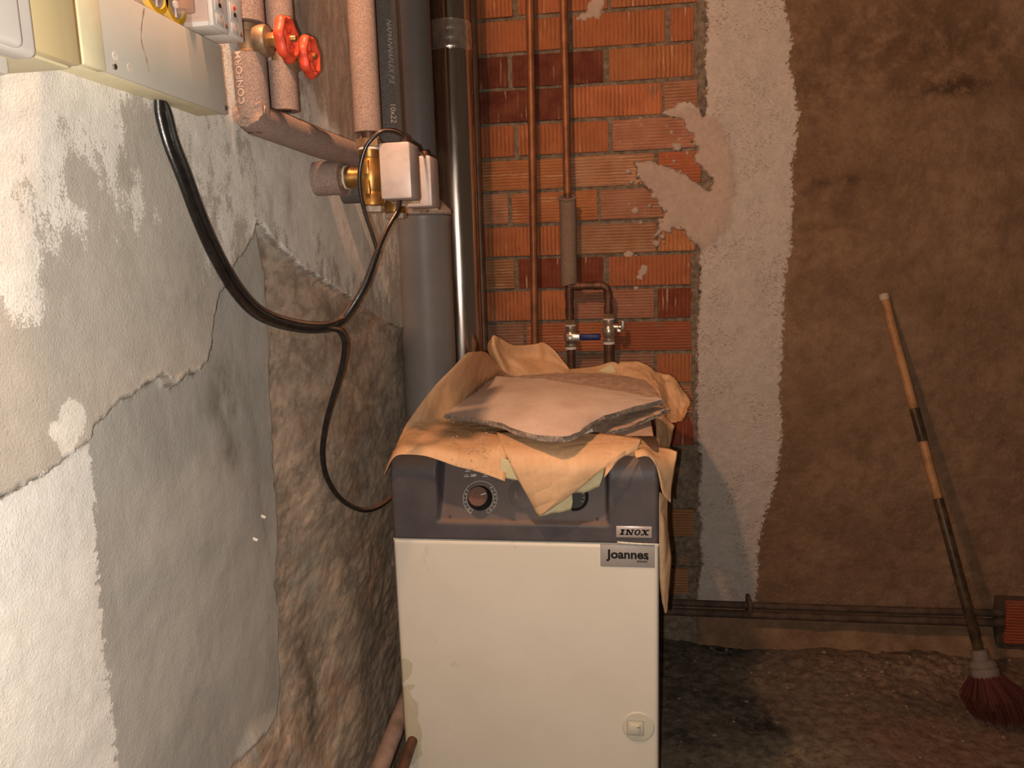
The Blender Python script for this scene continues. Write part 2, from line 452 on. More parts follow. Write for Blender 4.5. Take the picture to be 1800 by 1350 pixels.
for (a, b, rpx, amp) in ((60, 640, 0.12, 0.30), (250, 560, 0.20, 0.36), (160, 560, 0.14, 0.2), (210, 235, 0.03, 0.20), (255, 260, 0.035, 0.26), (120, 240, 0.03, 0.15), (285, 290, 0.02, 0.2), (120, 320, 0.016, 0.3), (150, 360, 0.014, 0.3), (205, 315, 0.010, 0.3), (270, 335, 0.018, 0.3), (300, 370, 0.02, 0.26), (330, 400, 0.02, 0.26)):
    p = onX(a, b, WX); flake -= amp * np.exp(-(((U - p.y) / (rpx)) ** 2 + ((V - p.z) / rpx) ** 2))
damp = np.zeros_like(U)
for (a, b, ry, rz, amp) in ((395, 700, 0.05, 0.06, 0.9), (405, 800, 0.03, 0.02, 0.7), (300, 770, 0.05, 0.10, 0.25), (540, 1180, 0.05, 0.10, 0.9), (560, 1260, 0.06, 0.07, 0.9), (640, 700, 0.10, 0.12, 0.5), (460, 880, 0.02, 0.2, 0.4), (600, 560, 0.1, 0.08, 0.4), (460, 330, 0.02, 0.10, 0.5), (500, 370, 0.02, 0.05, 0.6), (690, 1100, 0.15, 0.30, 0.6), (640, 420, 0.05, 0.10, 0.5)):
    p = onX(a, b, WX); damp += amp * np.exp(-(((U - p.y) / ry) ** 2 + ((V - p.z) / rz) ** 2))
pale = np.zeros_like(U)
for (a, b, ry, rz, amp) in ((690, 470, 0.05, 0.10, 0.9), (690, 650, 0.05, 0.10, 0.8), (578, 1120, 0.02, 0.05, 0.5), (490, 1090, 0.008, 0.07, 0.7), (492, 1200, 0.008, 0.05, 0.7), (445, 1300, 0.012, 0.05, 0.8), (570, 1240, 0.02, 0.03, 0.8), (600, 1300, 0.03, 0.03, 0.6)):
    p = onX(a, b, WX); pale += amp * np.exp(-(((U - p.y) / ry) ** 2 + ((V - p.z) / rz) ** 2))
co = np.stack([WX + h, U, V], -1)

t = NT('left_wall', 0.93, 0, 0.12)
def jit(a, sc, amp): return t.math('ADD', a, t.math('MULTIPLY', t.math('SUBTRACT', t.noise(sc, 6, 0.7), 0.5), amp))
a_up = t.ramp(jit(t.attr('upper'), 90, 0.008), -0.0010, 0.0012)
a_wh = t.ramp(jit(t.attr('white'), 130, 0.045), -0.0010, 0.0010)
a_ro = t.ramp(jit(t.attr('rough'), 80, 0.016), -0.0015, 0.003)
a_wa = t.ramp(jit(t.attr('wash'), 30, 0.10), -0.020, 0.020)
nA = t.noise(6, 5); nB = t.noise(45, 6, 0.7); nC = t.noise(420, 3, 0.7)
vert = t.noise(60, 5, 0.6, sc3=(1, 1, 0.12))
grey = t.mix(t.ramp(nA, 0.3, 0.7), (0.35, 0.335, 0.305), (0.42, 0.405, 0.37))
grey = t.mix(t.ramp(vert, 0.45, 0.7, 0, 0.35), grey, (0.46, 0.44, 0.40))
upc = t.mix(t.ramp(nA, 0.3, 0.7), (0.38, 0.35, 0.305), (0.46, 0.425, 0.37))
upc = t.mix(t.ramp(nB, 0.35, 0.7, 0, 0.5), upc, (0.49, 0.46, 0.41))
fl = t.math('ADD', t.attr('flake'), t.math('ADD', t.math('MULTIPLY', t.math('SUBTRACT', t.noise(24, 7, 0.72, sc3=(1, 1.4, 0.8)), 0.5), 1.1), t.math('MULTIPLY', t.math('SUBTRACT', nC, 0.5), 0.55)))
fm = t.ramp(fl, 0.12, 0.19)
upc = t.mix(t.math('MULTIPLY', fm, 0.92), upc, t.mix(t.ramp(nB, 0.3, 0.7), (0.68, 0.655, 0.60), (0.80, 0.775, 0.72)))
upc = t.mix(t.ramp(nC, 0.62, 0.75, 0, 0.5), upc, (0.25, 0.225, 0.19))
ro = t.mix(t.ramp(t.noise(22, 7, 0.7, dist=0.5, sc3=(1, 0.45, 1)), 0.35, 0.65), (0.29, 0.235, 0.185), (0.54, 0.43, 0.335))
ro = t.mix(t.ramp(t.noise(9, 5, 0.6, sc3=(1, 0.5, 1), off=(2, 3, 4)), 0.50, 0.72, 0, 0.55), ro, (0.46, 0.26, 0.165))
ro = t.mix(t.ramp(t.noise(14, 6, 0.65, sc3=(1, 0.5, 1), off=(8, 1, 4)), 0.52, 0.68, 0, 0.6), ro, (0.37, 0.365, 0.315))
ro = t.mix(t.ramp(t.noise(110, 5, 0.7, sc3=(1, 0.45, 1)), 0.42, 0.3, 0, 0.45), ro, (0.09, 0.07, 0.055))
ro = t.mix(t.ramp(t.noise(40, 6, 0.7, sc3=(1, 0.5, 1), off=(1, 9, 2)), 0.60, 0.68, 0, 0.55), ro, (0.56, 0.50, 0.39))
wac = t.mix(t.ramp(t.noise(70, 6, 0.7, sc3=(1, 1, 0.3)), 0.3, 0.7), (0.26, 0.17, 0.125), (0.42, 0.31, 0.25))
whc = t.mix(t.ramp(nB, 0.3, 0.7), (0.68, 0.66, 0.61), (0.77, 0.75, 0.70))
chip = t.math('MULTIPLY', t.ramp(t.noise(150, 4, 0.7), 0.57, 0.62), t.ramp(t.noise(13, 4, off=(4, 4, 1)), 0.57, 0.66))
whc = t.mix(t.math('MULTIPLY', chip, 0.8), whc, (0.38, 0.36, 0.32))
c = t.mix(a_up, grey, upc)
c = t.mix(t.math('MULTIPLY', a_wa, 0.85), c, wac)
c = t.mix(a_ro, c, ro)
c = t.mix(a_wh, c, whc)
dm = t.math('MULTIPLY', t.attr('damp'), t.ramp(t.noise(28, 6, 0.65, sc3=(1, 1, 0.5)), 0.35, 0.65))
c = t.mix(t.math('MULTIPLY', dm, 0.75, clamp=True), c, (0.12, 0.095, 0.068))
pl = t.math('MULTIPLY', t.attr('pale'), t.ramp(t.noise(55, 6, 0.7, sc3=(1, 1, 0.4), off=(3, 3, 9)), 0.42, 0.58))
c = t.mix(t.math('MULTIPLY', pl, 0.85, clamp=True), c, (0.47, 0.44, 0.37))
# broken edge of the render
eg = t.math('ABSOLUTE', jit(t.attr('upper'), 60, 0.012))
c = t.mix(t.math('MULTIPLY', t.ramp(eg, 0.003, 0.0004, 0, 0.7), t.ramp(a_ro, 0, 0.6, 1, 0.2)), c, (0.17, 0.145, 0.115))
t.base(c)
b1 = t.bump(nC, 0.5, 0.0022); t.bump(nB, 0.20, 0.005, b1)
MATS['left_wall'] = t.m
o = gridmesh('wall_left', co, len(ys), len(zs), 'left_wall', {'upper': s_up, 'white': s_wh, 'rough': s_ro, 'wash': s_wa, 'flake': flake, 'damp': damp, 'pale': pale}, flip=False)
tag(o, 'peeling grey and white plastered side wall with rough brown masonry by the boiler', kind='structure')

# ================================================================== BACK WALL
def wb(pts): return [(p.x, p.z) for p in (onY(a, b, WY) for a, b in pts)]
xs = np.concatenate([np.linspace(-0.53, -0.45, 6)[:-1], np.linspace(-0.45, 0.55, 340)[:-1], np.linspace(0.55, 1.35, 110)[:-1], np.linspace(1.35, 2.2, 12)])
zs = np.concatenate([np.linspace(-0.03, 1.90, 640)[:-1], np.linspace(1.90, 2.5, 10)])
U, V = np.meshgrid(xs, zs, indexing='ij')
left_edge = [(1241, -300), (1241, 0), (1242, 60), (1239, 110), (1241, 170), (1238, 200), (1222, 183), (1197, 178), (1160, 200), (1182, 207), (1203, 216), (1214, 240), (1224, 263), (1218, 283), (1236, 302), (1250, 317), (1247, 335), (1230, 320), (1213, 307), (1183, 296), (1150, 284), (1115, 285), (1117, 310), (1137, 330), (1153, 350), (1167, 373), (1160, 393), (1142, 426), (1170, 407), (1197, 402), (1215, 430), (1230, 440), (1231, 480), (1227, 560), (1225, 640), (1224, 700), (1226, 770), (1231, 800), (1228, 840), (1226, 900), (1230, 960), (1234, 990), (1228, 1020), (1224, 1058), (1224, 1400)]
plaster = wb(left_edge + [(3500, 1500), (3500, -300)])
right_edge = [(1375, -300), (1374, 0), (1385, 40), (1392, 75), (1383, 110), (1397, 160), (1401, 200), (1396, 270), (1388, 300), (1393, 340), (1390, 400), (1388, 440), (1378, 480), (1376, 520), (1375, 600), (1368, 680), (1375, 740), (1362, 850), (1345, 900), (1333, 950), (1331, 1000), (1328, 1058)]
whitep = wb(left_edge[:-1] + right_edge[::-1])
patch = wb([(1160, 200), (1215, 185), (1260, 205), (1290, 260), (1296, 330), (1285, 400), (1240, 445), (1130, 430), (1100, 290)])
s_pl = sdf(U, V, plaster); s_wh = sdf(U, V, whitep); s_pa = sdf(U, V, patch)
holes = np.full(U.shape, -1.0)
for pts in ([(1207, 283), (1232, 292), (1252, 320), (1244, 334), (1222, 320), (1205, 305)],):
    holes = np.maximum(holes, sdf(U, V, wb(pts)))
# crumbs of plaster thrown on the bricks
blobs = np.full(U.shape, -1.0)
rb = random.Random(3)
spots = [(1140, 300, 5), (1128, 295, 6), (1105, 302, 5), (1110, 320, 4), (1190, 258, 7), (1180, 232, 4), (1195, 245, 3), (1172, 222, 3), (1153, 428, 6), (1165, 415, 5), (1174, 405, 6), (1150, 345, 6), (1142, 362, 5), (1115, 370, 6), (1128, 478, 7), (1124, 488, 6), (1132, 472, 6), (1105, 448, 7), (1118, 507, 3), (1045, 12, 12), (1040, 22, 9), (1025, 30, 7), (1052, 5, 10), (1050, 25, 8), (1016, 33, 5), (1220, 300, 6), (1208, 270, 4)]
spots += [(rb.uniform(1085, 1225), rb.uniform(200, 450), rb.uniform(1, 2.6)) for _ in range(45)]
for (a, b, r) in spots:
    p = onY(a, b, WY); blobs = np.maximum(blobs, r / 596.0 - np.hypot((U - p.x) * 0.9, V - p.z))
n1 = fbm(U, V, 60, 4, 0.6); n2 = fbm(U, V, 7, 3, off=6)
e_pl = np.maximum(np.maximum(s_pl + n1 * 0.030, blobs + n1 * 0.012), -1)
e_pl = np.minimum(e_pl, -(holes + n1 * 0.012))
ins = sstep(e_pl, -0.0015, 0.0035)
thick = 0.004 + 0.005 * sstep(s_pl, 0.0, 0.03) + 0.006 * np.exp(-((s_pa - 0.03) / 0.04) ** 2) * sstep(s_pa, -0.02, 0.02)
hb = -0.006 + fbm(U, V, 45, 4, 0.6, off=3) * 0.010           # mortar, set back from the brick faces
hp = thick + n2 * 0.010 + fbm(U, V, 30, 4, 0.6, off=9) * 0.004
# mortar smears over the bricks low down and a thick joint at the plaster's edge
smear = np.full(U.shape, -1.0)
for pts in ([(1170, 790), (1228, 788), (1230, 895), (1168, 897)], [(1168, 945), (1228, 946), (1230, 996), (1168, 995)], [(1212, 450), (1232, 445), (1228, 780), (1216, 780)], [(1222, -100), (1244, -100), (1244, 205), (1228, 190)], [(1165, 1042), (1232, 1040), (1232, 1075), (1165, 1075)]):
    smear = np.maximum(smear, sdf(U, V, wb(pts)))
hb += sstep(smear + n1 * 0.012, -0.004, 0.006) * 0.010
hh = hb * (1 - ins) + hp * ins
# rounded mortar foot of the wall, under the pipes
foot = sstep(V, 0.085, 0.0) * 0.055 * (0.7 + fbm(U, V, 9, 3, off=2)) * sstep(U, 0.05, 0.30)
hh += foot + sstep(V, 0.02, -0.01) * 0.02
co = np.stack([U, WY - hh, V], -1)
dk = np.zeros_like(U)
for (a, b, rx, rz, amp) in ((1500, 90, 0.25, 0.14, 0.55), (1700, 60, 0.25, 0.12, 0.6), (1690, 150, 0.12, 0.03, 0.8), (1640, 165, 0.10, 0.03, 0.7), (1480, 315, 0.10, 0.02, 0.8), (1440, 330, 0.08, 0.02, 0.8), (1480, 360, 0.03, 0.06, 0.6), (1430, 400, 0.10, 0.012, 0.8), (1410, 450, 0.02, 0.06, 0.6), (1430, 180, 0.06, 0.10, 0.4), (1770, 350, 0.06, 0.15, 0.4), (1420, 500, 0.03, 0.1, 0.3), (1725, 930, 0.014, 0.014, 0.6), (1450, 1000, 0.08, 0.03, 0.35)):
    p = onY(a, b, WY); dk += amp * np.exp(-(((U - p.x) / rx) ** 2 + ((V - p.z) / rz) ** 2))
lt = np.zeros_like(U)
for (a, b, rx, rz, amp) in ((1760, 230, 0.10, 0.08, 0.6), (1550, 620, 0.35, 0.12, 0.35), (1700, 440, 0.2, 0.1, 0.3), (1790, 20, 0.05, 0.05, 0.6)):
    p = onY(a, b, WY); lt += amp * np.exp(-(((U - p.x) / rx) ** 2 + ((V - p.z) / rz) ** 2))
och = np.zeros_like(U)
for (a, b, rx, rz, amp) in ((1440, 350, 0.05, 0.05, 0.8), (1420, 450, 0.05, 0.1, 0.5), (1270, 1035, 0.06, 0.03, 0.7), (1400, 960, 0.06, 0.08, 0.6)):
    p = onY(a, b, WY); och += amp * np.exp(-(((U - p.x) / rx) ** 2 + ((V - p.z) / rz) ** 2))

t = NT('back_wall', 0.95, 0, 0.1)
def jit(a, sc, amp, det=6): return t.math('ADD', a, t.math('MULTIPLY', t.math('SUBTRACT', t.noise(sc, det, 0.72), 0.5), amp))
a_pl = t.ramp(jit(t.attr('plaster'), 130, 0.022), -0.002, 0.002)
a_wh = t.ramp(jit(t.attr('white'), 110, 0.060), -0.002, 0.002)
nA = t.noise(5, 5); nB = t.noise(60, 6, 0.7); nC = t.noise(260, 4, 0.7)
mort = t.mix(t.ramp(nB, 0.3, 0.7), (0.135, 0.105, 0.078), (0.29, 0.235, 0.175))
wp = t.mix(t.ramp(nB, 0.3, 0.7), (0.53, 0.465, 0.42), (0.61, 0.545, 0.495))
wp = t.mix(t.ramp(t.noise(9, 5, off=(2, 2, 2)), 0.55, 0.7, 0, 0.4), wp, (0.40, 0.375, 0.345))
chip = t.math('MULTIPLY', t.ramp(t.noise(170, 4, 0.75, sc3=(0.7, 1, 1.6)), 0.55, 0.60), t.ramp(t.noise(10, 5, off=(5, 1, 1)), 0.40, 0.60))
wp = t.mix(t.math('MULTIPLY', chip, 0.85), wp, (0.24, 0.175, 0.13))
pat = t.mix(t.ramp(nB, 0.3, 0.7), (0.46, 0.345, 0.275), (0.53, 0.415, 0.34))
wp = t.mix(t.ramp(jit(t.attr('patch'), 40, 0.05), -0.005, 0.015, 0, 0.8), wp, pat)
br = t.mix(t.ramp(nA, 0.3, 0.7), (0.20, 0.122, 0.074), (0.31, 0.195, 0.122))
br = t.mix(t.ramp(t.noise(26, 7, 0.72), 0.35, 0.7, 0, 0.65), br, (0.15, 0.088, 0.052))
br = t.mix(t.ramp(t.noise(90, 6, 0.75), 0.5, 0.7, 0, 0.45), br, (0.34, 0.22, 0.14))
br = t.mix(t.ramp(nC, 0.66, 0.76, 0, 0.5), br, (0.36, 0.245, 0.165))
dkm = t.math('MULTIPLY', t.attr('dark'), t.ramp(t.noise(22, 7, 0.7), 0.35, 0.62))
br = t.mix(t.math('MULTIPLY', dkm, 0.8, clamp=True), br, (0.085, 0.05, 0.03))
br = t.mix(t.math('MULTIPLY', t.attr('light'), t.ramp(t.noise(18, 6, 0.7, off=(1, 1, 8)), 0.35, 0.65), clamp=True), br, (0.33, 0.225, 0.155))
oc = t.math('MULTIPLY', t.attr('ochre'), t.ramp(t.noise(20, 6, 0.7, off=(3, 6, 8)), 0.4, 0.62), clamp=True)
pc = t.mix(a_wh, br, wp)
pc = t.mix(t.math('MULTIPLY', oc, 0.6), pc, (0.34, 0.20, 0.11))
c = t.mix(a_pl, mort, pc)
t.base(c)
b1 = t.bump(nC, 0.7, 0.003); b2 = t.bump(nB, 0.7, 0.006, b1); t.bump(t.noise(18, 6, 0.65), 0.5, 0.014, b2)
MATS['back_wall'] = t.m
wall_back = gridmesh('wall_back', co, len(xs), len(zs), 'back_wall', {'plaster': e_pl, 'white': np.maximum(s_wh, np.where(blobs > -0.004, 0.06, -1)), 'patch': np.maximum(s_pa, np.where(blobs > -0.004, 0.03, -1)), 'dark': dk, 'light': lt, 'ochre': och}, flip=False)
tag(wall_back, 'back wall of hollow red bricks beside white and brown plaster', kind='structure')

# bricks, each its own object
bm = B(); box(bm, (-0.5, -0.5, -0.5), (0.5, 0.5, 0.5), 0.022, 1)
brick_me = bpy.data.meshes.new('brick'); bm.to_mesh(brick_me); bm.free()
brick_me.materials.append(MATS['brick_vertical'])
OR = (0.44, 0.155, 0.065); OR2 = (0.48, 0.195, 0.08); DK = (0.115, 0.028, 0.020); DK2 = (0.19, 0.04, 0.022); PA = (0.46, 0.25, 0.145); PK = (0.42, 0.20, 0.13); OC = (0.36, 0.20, 0.095); GR = (0.29, 0.18, 0.12); RO = (0.38, 0.12, 0.055)
z0 = onY(845, 160, WY).z; pitch = (z0 - onY(845, 512, WY).z) / 6.0
rows = {-4: None, -3: None, 17: [(1158, 1216, GR, 0)],
 -2: [(820, 900, OR, 1), (909, 1067, OR, 1), (1074, 1238, OR2, 1)],
 -1: [(820, 1000, OR, 1), (1007, 1169, OR, 1), (1179, 1219, RO, 1)],
 0: [(820, 892, DK, 1), (900, 1060, DK, 1), (1071, 1219, OR2, 1)],
 1: [(820, 997, DK, 1), (1003, 1164, OR, 1), (1168, 1226, PK, 0)],
 2: [(820, 903, RO, 1), (911, 1069, OR, 1), (1077, 1232, PK, 0)],
 3: [(820, 989, OR2, 0), (1000, 1150, PA, 0), (1157, 1232, RO, 0)],
 4: [(820, 893, PA, 0), (900, 1050, OR2, 0), (1056, 1215, PA, 0)],
 5: [(820, 994, OR, 1), (1001, 1153, PA, 0), (1157, 1223, OR2, 1)],
 6: [(820, 904, OC, 0), (911, 1060, DK2, 1), (1071, 1221, OR, 1)],
 7: [(820, 994, OR, 1), (1007, 1150, PK, 0), (1156, 1219, DK2, 1)],
 8: [(820, 921, GR, 0), (926, 1066, OR, 0), (1074, 1221, RO, 0)],
 9: [(820, 992, GR, 0), (1000, 1150, GR, 0), (1155, 1221, OR, 1)],
 10: [(820, 900, GR, 0), (908, 1062, PK, 0), (1070, 1222, PK, 0)],
 11: [(820, 992, OR, 0), (1000, 1150, OR, 1), (1157, 1220, DK2, 1)],
 12: [(1070, 1218, GR, 0)], 13: [(1000, 1150, GR, 0), (1158, 1216, GR, 0)], 14: [(1070, 1220, OC, 0)], 15: [(1158, 1216, GR, 0)], 16: [(1070, 1210, OC, 0)]}
rb = random.Random(5)
for k, lst in rows.items():
    if lst is None:
        off = 0 if k % 2 else 82
        lst = [(820 + off, 890 + off, OR, 1), (900 + off, 1060 + off, OR, 1)]
    za = z0 - pitch * (k - 1); zb = za - pitch
    zm = (za + zb) / 2
    # pixel row of this course, to turn joint pixels into wall positions
    lo_, hi_ = -600.0, 1500.0
    for _ in range(40):
        md = (lo_ + hi_) / 2
        if onY(1030, md, WY).z > zm: lo_ = md
        else: hi_ = md
    pyr = lo_
    for (a, b, colr, vertical) in lst:
        xa, xb = onY(a, pyr, WY).x, onY(b, pyr, WY).x
        o = bpy.data.objects.new('brick', brick_me); link(o, wall_back)
        jt = 0.0105
        o.scale = (xb - xa, 0.05, pitch - jt + rb.uniform(-0.002, 0.002))
        o.location = ((xa + xb) / 2, WY + 0.025 + rb.uniform(-0.0022, 0.0016), zm + rb.uniform(-0.001, 0.001))
        o.rotation_euler = (rb.uniform(-0.006, 0.006), rb.uniform(-0.006, 0.006), rb.uniform(-0.006, 0.006))
        j = rb.uniform(0.85, 1.15)
        o.color = (colr[0] * j, colr[1] * j * rb.uniform(0.92, 1.08), colr[2] * j, 1)
        o.material_slots[0].link = 'OBJECT'
        o.material_slots[0].material = MATS['brick_vertical' if vertical else 'brick_horizontal']

# ================================================================== FLOOR
xs = np.concatenate([np.linspace(-0.52, 0.0, 60)[:-1], np.linspace(0.0, 1.5, 300)[:-1], np.linspace(1.5, 2.2, 12)])
ys = np.concatenate([np.linspace(-0.3, 0.9, 20)[:-1], np.linspace(0.9, 2.3, 280)])
U, V = np.meshgrid(xs, ys, indexing='ij')
h = fbm(U, V, 3, 4) * 0.02 + fbm(U, V, 25, 4, 0.6, off=4) * 0.010 + fbm(U, V, 90, 3, 0.6, off=2) * 0.004
rub = np.zeros_like(U)
for (a, b, rx, ry, amp) in ((1600, 1185, 0.30, 0.12, 1.0), (1450, 1170, 0.15, 0.06, 0.5), (1660, 1170, 0.1, 0.08, 0.8)):
    p = onZ(a, b, 0); rub += amp * np.exp(-(((U - p.x) / rx) ** 2 + ((V - p.y) / ry) ** 2))
h += rub * (0.010 + fbm(U, V, 40, 4, 0.65, off=6) * 0.028)
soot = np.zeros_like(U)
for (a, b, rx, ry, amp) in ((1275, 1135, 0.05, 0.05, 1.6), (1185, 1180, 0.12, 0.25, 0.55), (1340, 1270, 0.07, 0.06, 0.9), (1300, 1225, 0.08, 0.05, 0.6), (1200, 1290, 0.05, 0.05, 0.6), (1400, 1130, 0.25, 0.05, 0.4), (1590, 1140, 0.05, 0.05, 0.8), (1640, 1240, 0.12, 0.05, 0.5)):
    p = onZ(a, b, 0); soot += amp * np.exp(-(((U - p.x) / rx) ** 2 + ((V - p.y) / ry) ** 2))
redd = sstep(U, 0.22, 0.75) * 0.9
plm = np.zeros_like(U)
for (a, b, rx, ry, amp) in ((1400, 1320, 0.12, 0.07, 0.9), (1250, 1330, 0.15, 0.05, 0.6), (1310, 1185, 0.03, 0.03, 0.6), (1340, 1205, 0.06, 0.04, 0.5), (1600, 1180, 0.2, 0.06, 0.6)):
    p = onZ(a, b, 0); plm += amp * np.exp(-(((U - p.x) / rx) ** 2 + ((V - p.y) / ry) ** 2))
t = NT('floor_dirt', 0.92, 0, 0.2)
nB = t.noise(40, 7, 0.72); nC = t.noise(220, 4, 0.7)
c = t.mix(t.ramp(nB, 0.32, 0.68), (0.09, 0.076, 0.06), (0.20, 0.165, 0.128))
rd = t.mix(t.ramp(nB, 0.32, 0.68), (0.115, 0.068, 0.045), (0.22, 0.13, 0.086))
c = t.mix(t.math('MULTIPLY', t.attr('red'), t.ramp(t.noise(6, 5), 0.3, 0.6, 0.5, 1.0), clamp=True), c, rd)
c = t.mix(t.math('MULTIPLY', t.attr('pale'), t.ramp(t.noise(30, 6, 0.7, off=(4, 2, 1)), 0.4, 0.6, 0, 0.8), clamp=True), c, (0.30, 0.245, 0.16))
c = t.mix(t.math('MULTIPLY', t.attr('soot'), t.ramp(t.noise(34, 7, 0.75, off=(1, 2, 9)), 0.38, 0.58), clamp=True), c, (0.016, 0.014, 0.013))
c = t.mix(t.ramp(nC, 0.69, 0.75, 0, 0.6), c, (0.30, 0.25, 0.19))
c = t.mix(t.ramp(t.noise(120, 5, 0.7, off=(3, 3, 3)), 0.42, 0.34, 0, 0.7), c, (0.03, 0.025, 0.02))
t.base(c); b1 = t.bump(nC, 0.5, 0.003); t.bump(nB, 0.6, 0.008, b1); MATS['floor_dirt'] = t.m
o = gridmesh('floor', np.stack([U, V, h - 0.004], -1), len(xs), len(ys), 'floor_dirt', {'soot': soot, 'red': redd, 'pale': plm})
tag(o, 'dirty dark concrete floor with soot stains and rubble', kind='structure')
floor_h = lambda x, y: float(h[np.abs(xs - x).argmin(), np.abs(ys - y).argmin()]) - 0.004
# grit lying about
bm = B(); rb = random.Random(9)
for _ in range(260):
    x = rb.uniform(0.10, 1.2); y = rb.uniform(1.3, 2.2)
    if rb.random() < 0.35: x = rb.uniform(0.55, 1.1); y = rb.uniform(1.9, 2.18)
    r = rb.choice((0.0018, 0.0025, 0.003, 0.0045, 0.006)) * rb.uniform(0.7, 1.2)
    z = floor_h(x, y) + r * 0.4
    vs = [bm.verts.new((x + r * dx * rb.uniform(.6, 1.4), y + r * dy * rb.uniform(.6, 1.4), z + r * dz * rb.uniform(.5, 1))) for dx, dy, dz in ((1, 0, 0), (-1, 0, 0), (0, 1, 0), (0, -1, 0), (0, 0, 1), (0, 0, -1))]
    for q in ((0, 2, 4), (2, 1, 4), (1, 3, 4), (3, 0, 4), (2, 0, 5), (1, 2, 5), (3, 1, 5), (0, 3, 5)): bm.faces.new([vs[i] for i in q])
simple('grit', (0.22, 0.16, 0.11), 0.95, var=0.6, scale=40)
o = obj('grit', bm, 'grit', None, smooth=False); tag(o, 'loose grit and plaster crumbs scattered over the dirty floor', 'grit', kind='stuff')

# ================================================================== BOILER
BX0, BX1, BY0, BY1 = -0.417, 0.064, 1.29, 2.04
ZP = onY(900, 950, BY0).z            # seam between white panel and dark hood
ZT = 0.822                           # top of the casing
boiler = thing('boiler', 'white cabinet boiler with a dark grey control hood, standing against the wall', 'boiler', (-0.18, 1.6, 0.0))
bm = B(); box(bm, (BX0 + 0.004, BY0 + 0.135, 0.0), (BX1 - 0.004, BY1, ZT - 0.008), 0.004); obj('casing', bm, 'panel', boiler)
# front panel with the stain as a mask
nu, nv = 90, 140
px_ = np.linspace(BX0, BX1, nu); pz_ = np.linspace(0.01, ZP - 0.0015, nv)
U, V = np.meshgrid(px_, pz_, indexing='ij')
def bf(pts): return [(p.x, p.z) for p in (onY(a, b, BY0) for a, b in pts)]
st = np.maximum(sdf(U, V, bf([(690, 1160), (712, 1158), (728, 1165), (722, 1185), (712, 1200), (690, 1205)])),
     np.maximum(sdf(U, V, bf([(690, 1215), (715, 1204), (734, 1203), (722, 1215), (706, 1220)])), sdf(U, V, bf([(690, 1218), (720, 1218), (736, 1240), (734, 1260), (742, 1290), (740, 1310), (742, 1325), (725, 1345), (700, 1350)]))))
edge = np.minimum(np.minimum(U - BX0, BX1 - U), np.minimum(V - 0.01, ZP - 0.0015 - V))
yy = BY0 + 0.004 * (1 - sstep(edge, 0.0, 0.004)) + 0.0
pan = gridmesh('front_panel', np.stack([U + 0.18, yy - 1.6, V], -1), nu, nv, 'panel', {'stain': st}, parent=boiler)
sol = pan.modifiers.new('s', 'SOLIDIFY'); sol.thickness = 0.02; sol.offset = -1
# hood
hx = np.linspace(BX0, BX1, 200)
zb_rec = onY(900, 921, BY0).z - 0.0
def hood_y0(z):
    r = 0.048; zc = ZT - r
    return np.where(z < zc, BY0, BY0 + r - np.sqrt(np.maximum(r * r - (np.clip(z, zc, ZT) - zc) ** 2, 0)))
SL = 0.50
def rec_y(z): return BY0 + 0.004 + (z - zb_rec) * SL
xl = onY(767, 870, BY0).x; xr = onY(1071, 870, BY0).x
hz = np.concatenate([np.linspace(ZP, ZT - 0.012, 60), ZT - 0.012 * (1 - np.sin(np.linspace(0.05, 1, 10) * math.pi / 2))])
U, V = np.meshgrid(hx, hz, indexing='ij')
flare = 0.006 * np.exp(-(V - zb_rec) / 0.015)
mL = sstep(U, xl - flare, xl + 0.003 + 0.004 - 0.0); mR = sstep(-U, -(xr + flare), -(xr - 0.007))
mB = sstep(V, zb_rec - 0.004, zb_rec + 0.006)
y0_ = hood_y0(V); yr = np.maximum(y0_, rec_y(V))
Yh = y0_ + (yr - y0_) * mL * mR * mB
side = np.minimum(U - BX0, BX1 - U)
Yh += 0.008 * (1 - np.sqrt(np.clip(1 - (1 - np.clip(side / 0.008, 0, 1)) ** 2, 0, 1)))
# close to the top plate and down the back
co = np.stack([U + 0.18, Yh - 1.6, V], -1)
top1 = np.stack([hx + 0.18, np.full_like(hx, 1.43 - 1.6), np.full_like(hx, ZT)], -1)[:, None, :]
bot0 = np.stack([hx + 0.18, np.full_like(hx, 1.33 - 1.6), np.full_like(hx, ZP)], -1)[:, None, :]
top2 = np.stack([hx + 0.18, np.full_like(hx, 1.43 - 1.6), np.full_like(hx, ZP)], -1)[:, None, :]
co = np.concatenate([bot0, co, top1, top2], 1)
hood = gridmesh('control_hood', co, len(hx), co.shape[1], 'hood', parent=boiler)
hood['label'] = 'dark grey plastic control hood'
for x_, nm in ((BX0, -1), (BX1, 1)):
    bm = B()
    bm2 = [bm.verts.new((x_, float(y), float(z))) for y, z in zip(list(Yh[0 if nm < 0 else -1]) + [1.43, 1.43], list(hz) + [ZT, ZP])]
    bm.faces.new(bm2); obj('hood_cheek', bm, 'hood', boiler, smooth=False)
# dusty flat top plate
bm = B(); box(bm, (BX0 + 0.003, 1.425, ZT - 0.006), (BX1 - 0.003, BY1, ZT), 0.003)
MATS['dusty_top'] = simple('dusty_top', (0.50, 0.34, 0.24), 0.85, var=0.12, scale=40)
obj('top_plate', bm, 'dusty_top', boiler)
